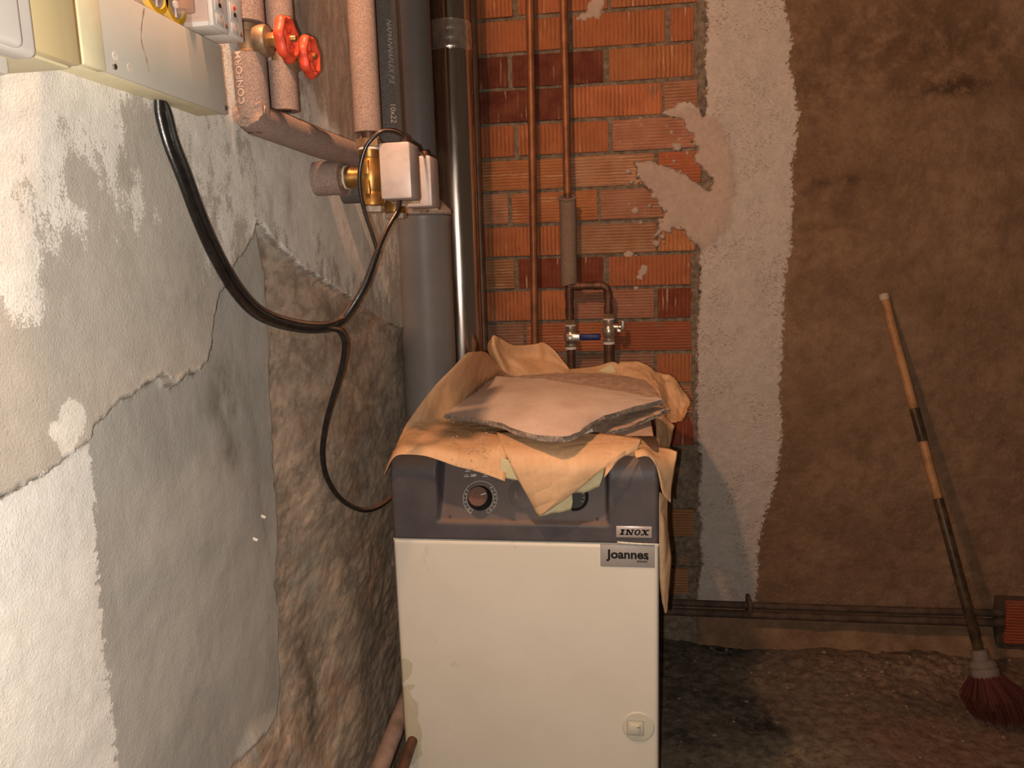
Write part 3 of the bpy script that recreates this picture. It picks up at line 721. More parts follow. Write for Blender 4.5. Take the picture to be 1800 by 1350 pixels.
# instruments on the sloping recess
rn = Vector((0, -1, SL)).normalized(); rt = Vector((0, SL, 1)).normalized(); ru = Vector((1, 0, 0))
def on_rec(px, py):
    r = Vector(ray(px, py)); p0 = Vector((0, BY0 + 0.004, zb_rec)); d = (p0 - Vector(CAM)).dot(rn) / r.dot(rn)
    return Vector(CAM) + r * d
kc = on_rec(844, 876)
bm = B(); lathe(bm, [(0.0225, 0.0), (0.0225, 0.006), (0.0205, 0.008), (0.0195, 0.021), (0.0180, 0.023), (0.0001, 0.0232)], kc, rn, 36)
kn = obj('thermostat_knob', bm, 'black', boiler); kn['label'] = 'round black thermostat knob'
simple('knob_face', (0.12, 0.055, 0.035), 0.4, var=0.15)
bm = B(); lathe(bm, [(0.0172, 0.0225), (0.0172, 0.0236), (0.0001, 0.0237)], kc, rn, 36); obj('knob_face', bm, 'knob_face', kn)
bm = B(); box(bm, (-0.0006, -0.0045, 0), (0.0006, 0.0045, 0.0008), mtx=Matrix.Translation(kc + rn * 0.0237 + ru * 0.010 + rt * 0.004) @ Matrix((ru, rt, rn)).transposed().to_4x4() @ Matrix.Rotation(math.radians(-72), 4, 'Z')); obj('pointer', bm, 'white_ink', kn, smooth=False)
# printed scale
bm = B()
def ribbon(bm, pts, w_):
    for (a, b) in zip(pts[:-1], pts[1:]):
        d = (b - a).normalized(); n_ = rn.cross(d) * w_ / 2
        bm.faces.new([bm.verts.new(p) for p in (a - n_, b - n_, b + n_, a + n_)])
def rc(r, ang): return kc + rn * 0.0006 + ru * (r * math.cos(ang)) + rt * (r * math.sin(ang))
for r in (0.0245, 0.0315):
    a0, a1 = (math.radians(-60), math.radians(240)) if r > 0.03 else (math.radians(-60), math.radians(40))
    ribbon(bm, [rc(r, a0 + (a1 - a0) * k / 40) for k in range(41)], 0.0005)
    if r < 0.03: ribbon(bm, [rc(r, math.radians(140) + math.radians(100) * k / 30) for k in range(31)], 0.0005)
for d in (-60, -30, 0, 30, 240, 210, 180, 150):
    ribbon(bm, [rc(0.0245, math.radians(d)), rc(0.0315, math.radians(d))], 0.0005)
for d in (-45, -15, 15, 45, 225, 195, 165):
    p = rc(0.028, math.radians(d))
    bm.faces.new([bm.verts.new(p + ru * x * 0.0011 + rt * y * 0.0011) for x, y in ((-1, -1), (1, -1), (1, 1), (-1, 1))])
obj('dial_scale', bm, 'white_ink', boiler, smooth=False)
# switch symbols and OFF
def rec_text(s, px, py, size, name='lettering', bold=0.0):
    p = on_rec(px, py) + rn * 0.0008
    return lettering(name, s, size, lambda x, y: p + ru * x + rt * y, 'white_ink', boiler, bold=bold)
rec_text('OFF', 827, 838, 0.0062, 'off_lettering', 0.0002)
for (a, b) in ((820, 838), (853, 838), (822, 829)):
    p = on_rec(a, b) + rn * 0.0008; bm = B(); s_ = 0.0024
    q = lambda x, y: p + ru * x * s_ + rt * y * s_
    ribbon(bm, [q(-2, 0), q(2, 0)], 0.0007); ribbon(bm, [q(-1, 0), q(-1, 1.4), q(1, 1.4), q(1, 0)], 0.0006)
    obj('switch_symbol', bm, 'white_ink', boiler, smooth=False)
p = on_rec(866, 835) + rn * 0.0008; bm = B(); ribbon(bm, [p + ru * 0.0022 * math.cos(a) + rt * 0.0022 * math.sin(a) for a in np.linspace(0, 6.283, 17)], 0.0008); obj('sun_symbol', bm, 'white_ink', boiler, smooth=False)
dc = on_rec(918, 868)
bm = B(); lathe(bm, [(0.0265, -0.001), (0.0265, 0.0008), (0.0255, 0.0012), (0.0001, 0.0012)], dc, rn, 40); o = obj('blanking_disc', bm, 'disc', boiler); o['label'] = 'plain round blanking disc'
gc = on_rec(1010, 874)
bm = B(); lathe(bm, [(0.0250, 0.0), (0.0250, 0.006), (0.0225, 0.008), (0.0205, 0.005), (0.0001, 0.005)], gc, rn, 40); g = obj('thermometer', bm, 'black', boiler); g['label'] = 'round dark thermometer gauge behind the paper'
bm = B(); lathe(bm, [(0.0203, 0.0052), (0.0203, 0.0062), (0.0001, 0.0064)], gc, rn, 32); obj('gauge_glass', bm, 'gauge_glass', g)
bm = B()
for k in range(11):
    a = math.radians(-30 + 24 * k)
    ribbon(bm, [gc + rn * 0.0066 + (ru * math.cos(a) + rt * math.sin(a)) * r for r in (0.0150, 0.0185)], 0.0006)
obj('gauge_ticks', bm, 'white_ink', g, smooth=False)
for (a, b) in ((791, 908), (1050, 912)):
    bm = B(); lathe(bm, [(0.0030, 0), (0.0028, 0.001), (0.0001, 0.0012)], on_rec(a, b), rn, 12); obj('screw', bm, 'rust_pipe', boiler)
# INOX badge
p0, p1 = onY(1083, 924, BY0), onY(1146, 945, BY0)
bm = B(); box(bm, (p0.x, BY0 - 0.003, p1.z), (p1.x, BY0 + 0.002, p0.z), 0.0012); badge = obj('badge', bm, 'silver_badge', boiler)
def slab(bm, quad):
    bm.faces.new([bm.verts.new(v) for v in quad])
bw, bh = p1.x - p0.x, p0.z - p1.z
bm = B(); hL = bh * 0.50; zb_ = p1.z + bh * 0.25; y_ = BY0 - 0.0035
def lp(x, y): return Vector((p0.x + x + 0.22 * y, y_, zb_ + y))
def rect(x0, x1, y0, y1): slab(bm, [lp(x0, y0), lp(x1, y0), lp(x1, y1), lp(x0, y1)])
def para(x0, x1, wd, y0=0.0, y1=None):
    y1 = hL if y1 is None else y1; slab(bm, [lp(x0, y0), lp(x0 + wd, y0), lp(x1 + wd, y1), lp(x1, y1)])
u_ = bw / 64.0; sf = hL * 0.2
rect(8 * u_, 12 * u_, 0, hL); rect(6 * u_, 14 * u_, 0, sf); rect(6 * u_, 14 * u_, hL - sf, hL)
rect(17.5 * u_, 20 * u_, 0, hL); rect(26.5 * u_, 28.5 * u_, 0, hL); para(25 * u_, 17 * u_, 4 * u_); rect(16 * u_, 22 * u_, 0, sf); rect(25 * u_, 30.5 * u_, hL - sf, hL); rect(15.5 * u_, 21 * u_, hL - sf, hL)
for k in range(20):
    a, b = 2 * math.pi * k / 20, 2 * math.pi * (k + 1) / 20
    cx, rx, ry = 37 * u_, 5.6 * u_, hL / 2 * 1.05
    slab(bm, [lp(cx + rx * math.cos(a), hL / 2 + ry * math.sin(a)), lp(cx + rx * math.cos(b), hL / 2 + ry * math.sin(b)), lp(cx + rx * 0.45 * math.cos(b), hL / 2 + ry * 0.6 * math.sin(b)), lp(cx + rx * 0.45 * math.cos(a), hL / 2 + ry * 0.6 * math.sin(a))])
para(45 * u_, 53.5 * u_, 2.4 * u_); para(52 * u_, 45 * u_, 4 * u_); rect(43.5 * u_, 49 * u_, 0, sf); rect(51 * u_, 57.5 * u_, 0, sf); rect(43.5 * u_, 50 * u_, hL - sf, hL); rect(51.5 * u_, 57.5 * u_, hL - sf, hL)
obj('badge_lettering', bm, 'black_ink', badge, smooth=False)
# maker's sticker
p0, p1 = onY(1055, 957, BY0), onY(1151, 998, BY0)
bm = B(); box(bm, (p0.x, BY0 - 0.0012, p1.z), (p1.x, BY0 + 0.004, p0.z), 0.0008); stk = obj('name_sticker', bm, 'sticker', boiler)
sx, sz = p0.x + 0.0125, p1.z + 0.0165
lettering('sticker_lettering', 'Joannes', 0.0225, lambda x, y: Vector((sx + x * 1.03, BY0 - 0.0016, sz + y)), 'black_ink', stk, bold=0.0007)
lettering('sticker_lettering', 'ESPAÑA', 0.0050, lambda x, y: Vector((sx + 0.0515 + x, BY0 - 0.0016, sz - 0.0068 + y)), 'black_ink', stk, bold=0.00015)
bm = B(); q_ = Vector((sx + 0.069, BY0 - 0.0016, sz - 0.0025)); slab(bm, [q_ + Vector(d) for d in ((0, 0, 0), (0.0018, 0, 0), (0.0022, 0, 0.003), (0.0002, 0, 0.003))]); obj('sticker_lettering', bm, 'black_ink', stk, smooth=False)
# bent lip at the panel's top
a, b = onY(1085, 953, BY0 - 0.002), onY(1156, 957, BY0 - 0.002)
bm = B(); tube(bm, [a, a.lerp(b, 0.5) + Vector((0, 0, -0.0008)), b], 0.0016, 8); obj('panel_lip', bm, 'panel', boiler)
# latch
lc = onY(1122, 1277, BY0); ny = Vector((0, -1, 0))
bm = B(); lathe(bm, [(0.0295, -0.002), (0.0295, 0.0005), (0.0275, 0.0022), (0.022, 0.0026), (0.0001, 0.0028)], lc, ny, 40); lt_ = obj('latch', bm, 'latch', boiler); lt_['label'] = 'cream round turn latch'
bm = B(); box(bm, (lc.x - 0.0205, BY0 - 0.0036, lc.z - 0.0165), (lc.x + 0.010, BY0 - 0.0015, lc.z + 0.0135), 0.004); obj('latch_recess', bm, 'latch_dark', lt_)
bm = B(); box(bm, (lc.x - 0.0190, BY0 - 0.0042, lc.z - 0.0150), (lc.x + 0.0085, BY0 - 0.0015, lc.z + 0.0120), 0.004); obj('latch_plate', bm, 'latch', lt_)
bm = B(); box(bm, (lc.x - 0.0150, BY0 - 0.0090, lc.z - 0.0095), (lc.x + 0.0030, BY0 - 0.003, lc.z + 0.0075), 0.002); obj('latch_key', bm, 'latch', lt_)
bm = B(); box(bm, (lc.x - 0.002, BY0 - 0.0095, lc.z + 0.003), (lc.x + 0.0015, BY0 - 0.008, lc.z + 0.0042)); obj('latch_mark', bm, 'black_ink', lt_, smooth=False)

# ================================================================== PAPER AND INSULATION ON TOP
def surf(rows, n=7):
    R = [crom(r, n) for r in rows]
    m = min(len(r) for r in R)
    R = np.array([r[:m] for r in R])
    return np.array([crom(R[:, j], n) for j in range(m)]).transpose(1, 0, 2)
def sheet(name, rows, mat, parent, n=7, crumple=0.004, cs=14, thick=0.0006, seed=0.0, torn=0.0, label=None):
    G = surf(rows, n)
    a, b = G.shape[:2]
    du = np.gradient(G, axis=0); dv = np.gradient(G, axis=1)
    N = np.cross(du, dv); N /= (np.linalg.norm(N, axis=2, keepdims=True) + 1e-9)
    su, sv = np.meshgrid(np.cumsum(np.linalg.norm(du, axis=2)[:, b // 2]), np.cumsum(np.linalg.norm(dv, axis=2)[a // 2]), indexing='ij')
    # sharp creases: folded noise
    k = -np.abs(fbm(su, sv, cs, 3, 0.5, off=seed)) * 2 + 0.25
    G = G + N * (k * crumple)[..., None]
    if torn:
        for idx in ((0, slice(None)), (a - 1, slice(None))):
            ln = b; t_ = np.array([random.uniform(-1, 1) for _ in range(ln)])
            G[idx] += (np.stack([t_ * 0.4, t_ * 0.4, t_], -1)) * torn
    off = np.zeros(3)
    if parent is not None: off = np.array(parent.location)
    o = gridmesh(name, G - off, a, b, mat, parent=parent)
    if thick:
        s_ = o.modifiers.new('s', 'SOLIDIFY'); s_.thickness = thick; s_.offset = 0
    if label: o['label'] = label
    return o
y = onY
z = onZ
paper = thing('kraft_paper', 'torn brown kraft paper sheet draped over the top of the boiler', 'paper', (-0.18, 1.6, ZT))
sheet('left_drape', [
    [y(674, 838, 1.278), y(694, 804, 1.270), y(728, 800, 1.268), y(765, 807, 1.266), y(800, 819, 1.264), y(840, 829, 1.262), y(888, 846, 1.258)],
    [y(684, 808, 1.300), y(702, 786, 1.300), y(735, 782, 1.295), y(770, 786, 1.290), y(805, 793, 1.285), y(845, 800, 1.285), y(890, 812, 1.285)],
    [y(696, 782, 1.36), y(716, 768, 1.36), y(745, 764, 1.375), z(780, 766, ZT + .014), z(812, 770, ZT + .010), z(850, 776, ZT + .010), z(893, 782, ZT + .012)],
    [y(714, 746, 1.43), y(738, 738, 1.45), z(765, 738, ZT + .018), z(795, 740, ZT + .010), z(825, 742, ZT + .006), z(860, 748, ZT + .006), z(896, 752, ZT + .008)],
    [y(750, 696, 1.49), y(766, 692, 1.51), y(785, 698, 1.54), z(805, 711, ZT + .034), z(835, 718, ZT + .010), z(866, 715, ZT + .006), z(900, 715, ZT + .006)],
    [y(786, 656, 1.53), y(800, 656, 1.55), y(815, 664, 1.60), y(830, 680, 1.66), z(846, 694, ZT + .016), z(872, 690, ZT + .006), z(905, 690, ZT + .006)],
    [y(812, 628, 1.555), y(824, 626, 1.58), y(838, 632, 1.66), y(850, 646, 1.76), y(864, 662, 1.84), z(880, 672, ZT + .016), z(905, 675, ZT + .008)],
    [y(822, 619, 1.57), y(838, 618, 1.62), y(854, 619, 1.72), y(866, 630, 1.84), y(878, 645, 1.90), y(892, 657, 1.94), y(908, 664, 1.97)]],
    'kraft', paper, 6, 0.005, 11, label='left part of the brown paper, rising at the back')
sheet('back_curl', [
    [y(857, 606, 1.96), y(866, 590, 1.93), y(880, 595, 1.97), y(905, 607, 2.02), y(940, 605, 2.06), y(955, 602, 2.05), y(975, 617, 2.03), y(1000, 648, 2.02)],
    [y(858, 618, 1.95), y(868, 606, 1.92), y(886, 616, 1.98), y(910, 626, 2.03), y(942, 626, 2.055), y(958, 624, 2.04), y(978, 632, 2.03), y(1001, 651, 2.015)],
    [y(866, 636, 1.95), y(877, 630, 1.93), y(895, 638, 1.985), y(918, 642, 2.00), y(945, 642, 2.03), y(962, 640, 2.02), y(982, 644, 2.015), y(1002, 654, 2.01)],
    [y(880, 662, 1.96), y(892, 662, 1.95), y(907, 662, 1.97), y(926, 660, 1.98), y(948, 659, 1.99), y(966, 658, 1.99), y(986, 656, 1.99), y(1003, 657, 1.99)]],
    'kraft', paper, 6, 0.006, 22, seed=3.0, label='curled tongue of paper standing at the back')
sheet('back_strip', [
    [y(990, 650, 2.035), y(1020, 647, 2.03), y(1050, 643, 2.03), y(1078, 636, 2.03), y(1095, 645, 2.03)],
    [y(990, 656, 2.01), y(1020, 653, 2.01), y(1050, 651, 2.01), y(1080, 650, 2.01), y(1096, 652, 2.01)],
    [y(990, 663, 1.98), y(1020, 662, 1.98), y(1050, 661, 1.98), y(1080, 660, 1.98), y(1098, 662, 1.98)]],
    'kraft', paper, 5, 0.002, 20, seed=5.0)
sheet('lining_corner', [[y(1044, 656, 2.005), y(1060, 647, 2.005), y(1076, 639, 2.005)], [y(1044, 658, 2.0), y(1066, 652, 2.0), y(1083, 652, 2.0)], [y(1044, 660, 1.99), y(1066, 659, 1.99), y(1085, 659, 1.99)]],
    'paper_back', paper, 5, 0.001, 20, label='pale green paper lining turned up at the back')
sheet('right_crumple', [
    [y(1082, 660, 1.99), y(1090, 634, 2.03), y(1112, 635, 2.03), y(1134, 640, 2.02), y(1152, 652, 2.00), y(1166, 657, 2.00), y(1186, 663, 1.98), y(1203, 690, 1.94), y(1214, 706, 1.90)],
    [y(1088, 662, 1.98), y(1098, 648, 2.00), y(1118, 650, 1.99), y(1138, 656, 1.97), y(1155, 670, 1.92), y(1170, 672, 1.95), y(1188, 682, 1.93), y(1202, 708, 1.89), y(1212, 712, 1.85)],
    [y(1102, 664, 1.97), y(1115, 660, 1.96), y(1130, 664, 1.94), y(1144, 672, 1.91), y(1158, 690, 1.85), y(1172, 694, 1.91), y(1186, 706, 1.88), y(1198, 728, 1.84), y(1208, 722, 1.80)],
    [y(1130, 670, 1.93), y(1138, 674, 1.91), y(1145, 682, 1.88), y(1152, 692, 1.84), y(1164, 716, 1.78), y(1175, 722, 1.82), y(1186, 732, 1.80), y(1196, 738, 1.78), y(1203, 732, 1.75)],
    [y(1142, 685, 1.88), y(1147, 692, 1.85), y(1152, 702, 1.80), y(1160, 716, 1.74), y(1170, 736, 1.70), y(1178, 742, 1.72), y(1186, 744, 1.71), y(1194, 740, 1.70), y(1198, 735, 1.69)]],
    'kraft', paper, 6, 0.012, 16, seed=8.0, label='crumpled paper spilling over the right back corner')
sheet('side_hang', [
    [y(1153, 718, 1.74), y(1162, 722, 1.72), y(1172, 736, 1.70), y(1186, 748, 1.69)],
    [y(1153, 745, 1.62), y(1162, 748, 1.62), y(1172, 756, 1.64), y(1182, 764, 1.66)],
    [y(1154, 775, 1.52), y(1161, 780, 1.54), y(1168, 784, 1.58), y(1176, 790, 1.62)],
    [y(1155, 800, 1.46), y(1160, 806, 1.48), y(1165, 812, 1.52), y(1172, 806, 1.58)]],
    'kraft', paper, 6, 0.004, 18, seed=2.0)
sheet('front_fold', [
    [z(872, 758, ZT + .016), z(920, 756, ZT + .018), z(980, 758, ZT + .018), z(1040, 760, ZT + .018), z(1085, 764, ZT + .016), z(1127, 771, ZT + .014)],
    [y(883, 785, 1.30), y(925, 786, 1.30), y(975, 787, 1.30), y(1020, 786, 1.30), y(1062, 788, 1.30), y(1108, 791, 1.30)],
    [y(895, 812, 1.2710), y(930, 815, 1.2660), y(970, 816, 1.2660), y(1005, 816, 1.2660), y(1036, 815, 1.2660), y(1070, 817, 1.2710)],
    [y(912, 845, 1.2660), y(936, 848, 1.2610), y(960, 848, 1.2610), y(985, 847, 1.2610), y(1010, 846, 1.2610), y(1036, 844, 1.2660)],
    [y(930, 878, 1.2660), y(942, 880, 1.2610), y(955, 880, 1.2610), y(968, 879, 1.2610), y(982, 878, 1.2610), y(996, 876, 1.2660)],
    [y(944, 905, 1.2710), y(946, 906, 1.2680), y(948, 906.5, 1.2660), y(950, 906, 1.2660), y(952, 905.5, 1.2660), y(955, 904, 1.2680)]],
    'kraft', paper, 6, 0.0022, 9, seed=6.0, label='smooth paper triangle folded down over the hood')
def flat_piece(name, pts, mat, parent, label=None, thick=0.0006):
    bm = B(); vs = [bm.verts.new(p) for p in pts]; f_ = bm.faces.new(vs)
    bmesh.ops.triangulate(bm, faces=[f_]); bmesh.ops.subdivide_edges(bm, edges=bm.edges, cuts=3, use_grid_fill=True)
    for v_ in bm.verts: v_.co += Vector((0, 1, 0.2)) * (0.0015 * math.sin(v_.co.x * 190 + v_.co.z * 130))
    o = obj(name, bm, mat, parent); s_ = o.modifiers.new('s', 'SOLIDIFY'); s_.thickness = thick; s_.offset = 0
    if label: o['label'] = label
    return o
flat_piece('lining_fold', [y(945, 908, 1.270), y(975, 902, 1.271), y(1004, 897, 1.272), y(1007, 880, 1.272), y(1005, 862, 1.270), y(975, 884, 1.269)], 'paper_back', paper, 'pale greenish underside at the tip of the folded paper')
flat_piece('lining_fold', [y(1004, 868, 1.276), y(1024, 866, 1.277), y(1040, 862, 1.278), y(1054, 854, 1.279), y(1060, 838, 1.279), y(1063, 816, 1.277), y(1030, 842, 1.274)], 'paper_back', paper, 'pale greenish underside right of the folded paper')
sheet('fold_edge', [
    [y(1128, 770, 1.31), y(1110, 785, 1.285), y(1085, 800, 1.2620), y(1062, 818, 1.2720)],
    [y(1123, 788, 1.295), y(1105, 797, 1.275), y(1083, 810, 1.2620), y(1062, 828, 1.2740)],
    [y(1118, 803, 1.29), y(1100, 802, 1.275), y(1085, 812, 1.266), y(1062, 840, 1.2620)]],
    'kraft', paper, 5, 0.0015, 14, seed=1.0, torn=0.0006)
sheet('lining_tab', [
    [y(879, 806, 1.2740), y(893, 808, 1.2730), y(905, 814, 1.2720)], [y(879, 822, 1.2720), y(893, 826, 1.2710), y(910, 832, 1.2700)], [y(879, 838, 1.2720), y(895, 842, 1.2710), y(915, 845, 1.2700)]],
    'paper_back', paper, 5, 0.001, 20)
sheet('side_flap', [
    [y(1118, 768, 1.40), y(1132, 774, 1.40), y(1150, 784, 1.38), y(1172, 788, 1.36), y(1190, 794, 1.34)],
    [y(1116, 790, 1.30), y(1134, 790, 1.30), y(1152, 800, 1.30), y(1170, 806, 1.31), y(1188, 812, 1.32)],
    [y(1118, 804, 1.272), y(1136, 800, 1.274), y(1152, 812, 1.278), y(1168, 826, 1.29), y(1184, 836, 1.31)],
    [y(1126, 801, 1.270), y(1146, 805, 1.272), y(1159, 832, 1.276), y(1170, 850, 1.29), y(1180, 860, 1.305)],
    [y(1140, 801, 1.272), y(1155, 815, 1.276), y(1163, 862, 1.282), y(1171, 876, 1.29), y(1179, 884, 1.30)]],
    'kraft', paper, 6, 0.002, 14, seed=4.0, label='paper flap hanging past the hood on the right')
sheet('hanging_strip', [
    [y(1160, 865, 1.30), y(1166, 868, 1.31), y(1174, 876, 1.33)],
    [y(1158, 890, 1.30), y(1165, 898, 1.31), y(1173, 890, 1.33)],
    [y(1158, 930, 1.31), y(1167, 930, 1.31), y(1175, 940, 1.34)],
    [y(1159, 975, 1.31), y(1168, 975, 1.315), y(1180, 980, 1.34)],
    [y(1160, 1020, 1.32), y(1167, 1025, 1.32), y(1177, 1025, 1.34)],
    [y(1163, 1055, 1.33), y(1168, 1060, 1.33), y(1174, 1055, 1.34)],
    [y(1168, 1076, 1.34), y(1169, 1078, 1.34), y(1171, 1078, 1.34)]],
    'kraft', paper, 5, 0.003, 14, seed=7.0, label='narrow torn paper strip hanging beside the panel')

def slabobj(name, rows, thick, label, n=7, seed=0.0, face='wool_face'):
    G = surf(rows, n); a, b = G.shape[:2]
    su, sv = np.meshgrid(np.arange(a), np.arange(b), indexing='ij')
    G[..., 2] += fbm(su.astype(float), sv.astype(float), 0.22, 3, off=seed) * 0.007
    bm = B()
    T_ = [[bm.verts.new(G[i, j]) for j in range(b)] for i in range(a)]
    rb = random.Random(seed)
    Lw = [[bm.verts.new(G[i, j] + np.array([0, 0, -thick])) for j in range(b)] for i in range(a)]
    for i in range(a - 1):
        for j in range(b - 1):
            bm.faces.new((T_[i][j], T_[i][j + 1], T_[i + 1][j + 1], T_[i + 1][j])).material_index = 0
            bm.faces.new((Lw[i][j], Lw[i + 1][j], Lw[i + 1][j + 1], Lw[i][j + 1])).material_index = 1
    ring = [(0, j) for j in range(b)] + [(i, b - 1) for i in range(1, a)] + [(a - 1, j) for j in range(b - 2, -1, -1)] + [(i, 0) for i in range(a - 2, 0, -1)]
    mid = []
    c_ = G.mean(axis=(0, 1))
    for (i, j) in ring:
        d = G[i, j] - c_; d[2] = 0; d /= np.linalg.norm(d) + 1e-9
        mid.append(bm.verts.new(G[i, j] + d * rb.uniform(-0.006, 0.005) + np.array([0, 0, -thick * rb.uniform(0.35, 0.65)])))
        T_[i][j].co += Vector((rb.uniform(-1, 1) * 0.0016, rb.uniform(-1, 1) * 0.0016, 0))
    for k in range(len(ring)):
        i0, j0 = ring[k]; i1, j1 = ring[(k + 1) % len(ring)]
        bm.faces.new((T_[i0][j0], mid[k], mid[(k + 1) % len(ring)], T_[i1][j1])).material_index = 1
        bm.faces.new((mid[k], Lw[i0][j0], Lw[i1][j1], mid[(k + 1) % len(ring)])).material_index = 1
    bmesh.ops.recalc_face_normals(bm, faces=bm.faces)
    o = obj(name, bm, [face, 'wool_edge'])
    return tag(o, label, 'insulation', 'mineral wool pieces on the boiler')
slabobj('insulation_slab', [
    [z(872, 661, .872), z(930, 664, .882), z(990, 671, .886), z(1050, 681, .884), z(1105, 691, .876), z(1163, 699, .868)],
    [z(842, 684, .866), z(905, 688, .880), z(970, 694, .888), z(1035, 698, .886), z(1095, 698, .878), z(1164, 700.5, .867)],
    [z(812, 706, .860), z(880, 714, .872), z(945, 724, .882), z(1015, 724, .880), z(1085, 708, .876), z(1165, 702, .866)],
    [z(783, 727, .853), z(862, 740, .858), z(925, 760, .860), z(1000, 766, .862), z(1062, 731, .868), z(1160, 704, .866)]],
    0.010, 'large whitish mineral wool slab lying on top of the brown paper', 7, 1.0)
simple('wool_back', (0.50, 0.345, 0.255), 0.95, var=0.2, scale=60, bump=0.4, bscale=250)
slabobj('insulation_slab', [
    [z(900, 663, .858), z(960, 657, .862), z(1020, 655, .864), z(1080, 657, .862), z(1130, 667, .856), z(1150, 680, .850)],
    [z(915, 668, .854), z(970, 664, .858), z(1030, 666, .860), z(1085, 672, .858), z(1132, 681, .852), z(1156, 692, .846)],
    [z(930, 682, .842), z(990, 684, .846), z(1045, 688, .848), z(1095, 694, .847), z(1135, 698, .844), z(1160, 701, .842)]],
    0.010, 'brownish mineral wool board at the back under the large slab', 6, 4.0, face='wool_back')
slabobj('insulation_slab', [
    [z(1060, 730, .846), z(1090, 715, .848), z(1118, 709, .848), z(1150, 710, .846), z(1177, 718, .846)],
    [z(1040, 742, .842), z(1075, 735, .843), z(1110, 725, .844), z(1145, 718, .845), z(1174, 719.5, .846)],
    [z(1022, 755, .838), z(1058, 750, .838), z(1095, 741, .840), z(1135, 728, .843), z(1170, 720.5, .846)],
    [z(1012, 764, .835), z(1052, 764, .834), z(1090, 755, .836), z(1130, 738, .840), z(1162, 725, .845)]],
    0.007, 'small torn wool flap sticking out right, under the large slab', 7, 2.0, face='wool_back')
bm = B(); p = onZ(1026, 756, .846)
bmesh.ops.create_icosphere(bm, subdivisions=2, radius=0.011, matrix=Matrix.Translation(p) @ Matrix.Diagonal((1.5, 1.1, 0.6, 1)))
for v_ in bm.verts: v_.co += Vector([random.uniform(-1, 1) * 0.0022 for _ in range(3)])
o = obj('wool_tuft', bm, 'wool_white'); tag(o, 'white tuft of wool at the torn front edge of the slabs', 'insulation tuft')
# crumbs
bm = B(); rb = random.Random(21)
for k in range(130):
    cx, cy, sx_, sy_ = rb.choice(((793, 755, 8, 24), (845, 765, 8, 14), (790, 740, 20, 6), (1080, 678, 30, 6), (835, 790, 20, 6)))
    zz = ZT + 0.018 if cy > 700 else 0.866
    p = onZ(rb.gauss(cx, sx_), rb.gauss(cy, sy_), zz); r = rb.uniform(0.0008, 0.0022)
    vs = [bm.verts.new(p + Vector((r * dx * rb.uniform(.6, 1.4), r * dy * rb.uniform(.6, 1.4), r * dz * rb.uniform(.5, 1)))) for dx, dy, dz in ((1, 0, 0), (-1, 0, 0), (0, 1, 0), (0, -1, 0), (0, 0, 1), (0, 0, -1))]
    for q in ((0, 2, 4), (2, 1, 4), (1, 3, 4), (3, 0, 4), (2, 0, 5), (1, 2, 5), (3, 1, 5), (0, 3, 5)): bm.faces.new([vs[i] for i in q])
o = obj('wool_crumbs', bm, 'crumb', None, smooth=False); tag(o, 'small wool crumbs sprinkled on the brown paper', 'crumbs', kind='stuff')

# ================================================================== PIPES ON THE LEFT
UP = Vector((0, 0, 1)); XA = Vector((1, 0, 0)); YA = Vector((0, 1, 0))
def zat(px, py, yy): return onY(px, py, yy).z
def sleeve(name, pts, r, mat, parent, r_in=None, wall_=0.009, seg=26, jag=0.0, smooth_path=False, label=None, sub=6):
    """thick-walled foam sleeve with open ends"""
    r_in = r - wall_ if r_in is None else r_in
    bm = B(); P = crom(pts, sub) if smooth_path else np.array([np.array(p, float) for p in pts])
    n = len(P); T = [Vector(P[min(i + 1, n - 1)] - P[max(i - 1, 0)]).normalized() for i in range(n)]
    _, u, v = frame_of(T[0]); rb = random.Random(len(name) + int(r * 1e5))
    rings = []
    for rr, flip in ((r, False), (r_in, True)):
        uu = u.copy(); lst = []
        for i in range(n):
            uu = (uu - T[i] * uu.dot(T[i])).normalized(); vv = T[i].cross(uu); ring = []
            for k in range(seg):
                a = 2 * math.pi * k / seg
                q = Vector(P[i]) + (uu * math.cos(a) + vv * math.sin(a)) * rr
                if jag and i in (0, n - 1): q += T[i] * rb.uniform(-jag, jag)
                ring.append(bm.verts.new(q))
            lst.append(ring)
        rings.append(lst)
    for lst in rings:
        for i in range(n - 1):
            for k in range(seg): bm.faces.new((lst[i][k], lst[i][(k + 1) % seg], lst[i + 1][(k + 1) % seg], lst[i + 1][k]))
    for e_ in (0, n - 1):
        for k in range(seg): bm.faces.new((rings[0][e_][k], rings[0][e_][(k + 1) % seg], rings[1][e_][(k + 1) % seg], rings[1][e_][k]))
    bmesh.ops.recalc_face_normals(bm, faces=bm.faces)
    o = obj(name, bm, mat, parent)
    if label: o['label'] = label
    return o
def cyl_text(s, size, org, axis, r, ang0, mat, parent, bold=0.0, shear=0.0, up=1, name='lettering'):
    """lettering wrapped on a vertical pipe; text runs along the axis"""
    def fn(x, yv):
        a = ang0 + yv / r * up
        return Vector(org) + Vector(axis) * x + Vector((math.cos(a), math.sin(a), 0)) * (r + 0.0004)
    return lettering(name, s, size, fn, mat, parent, bold=bold, shear=shear)
simple('print_tan', (0.62, 0.46, 0.36), 0.8, var=0.05)
simple('print_grey', (0.36, 0.31, 0.27), 0.8, var=0.05)

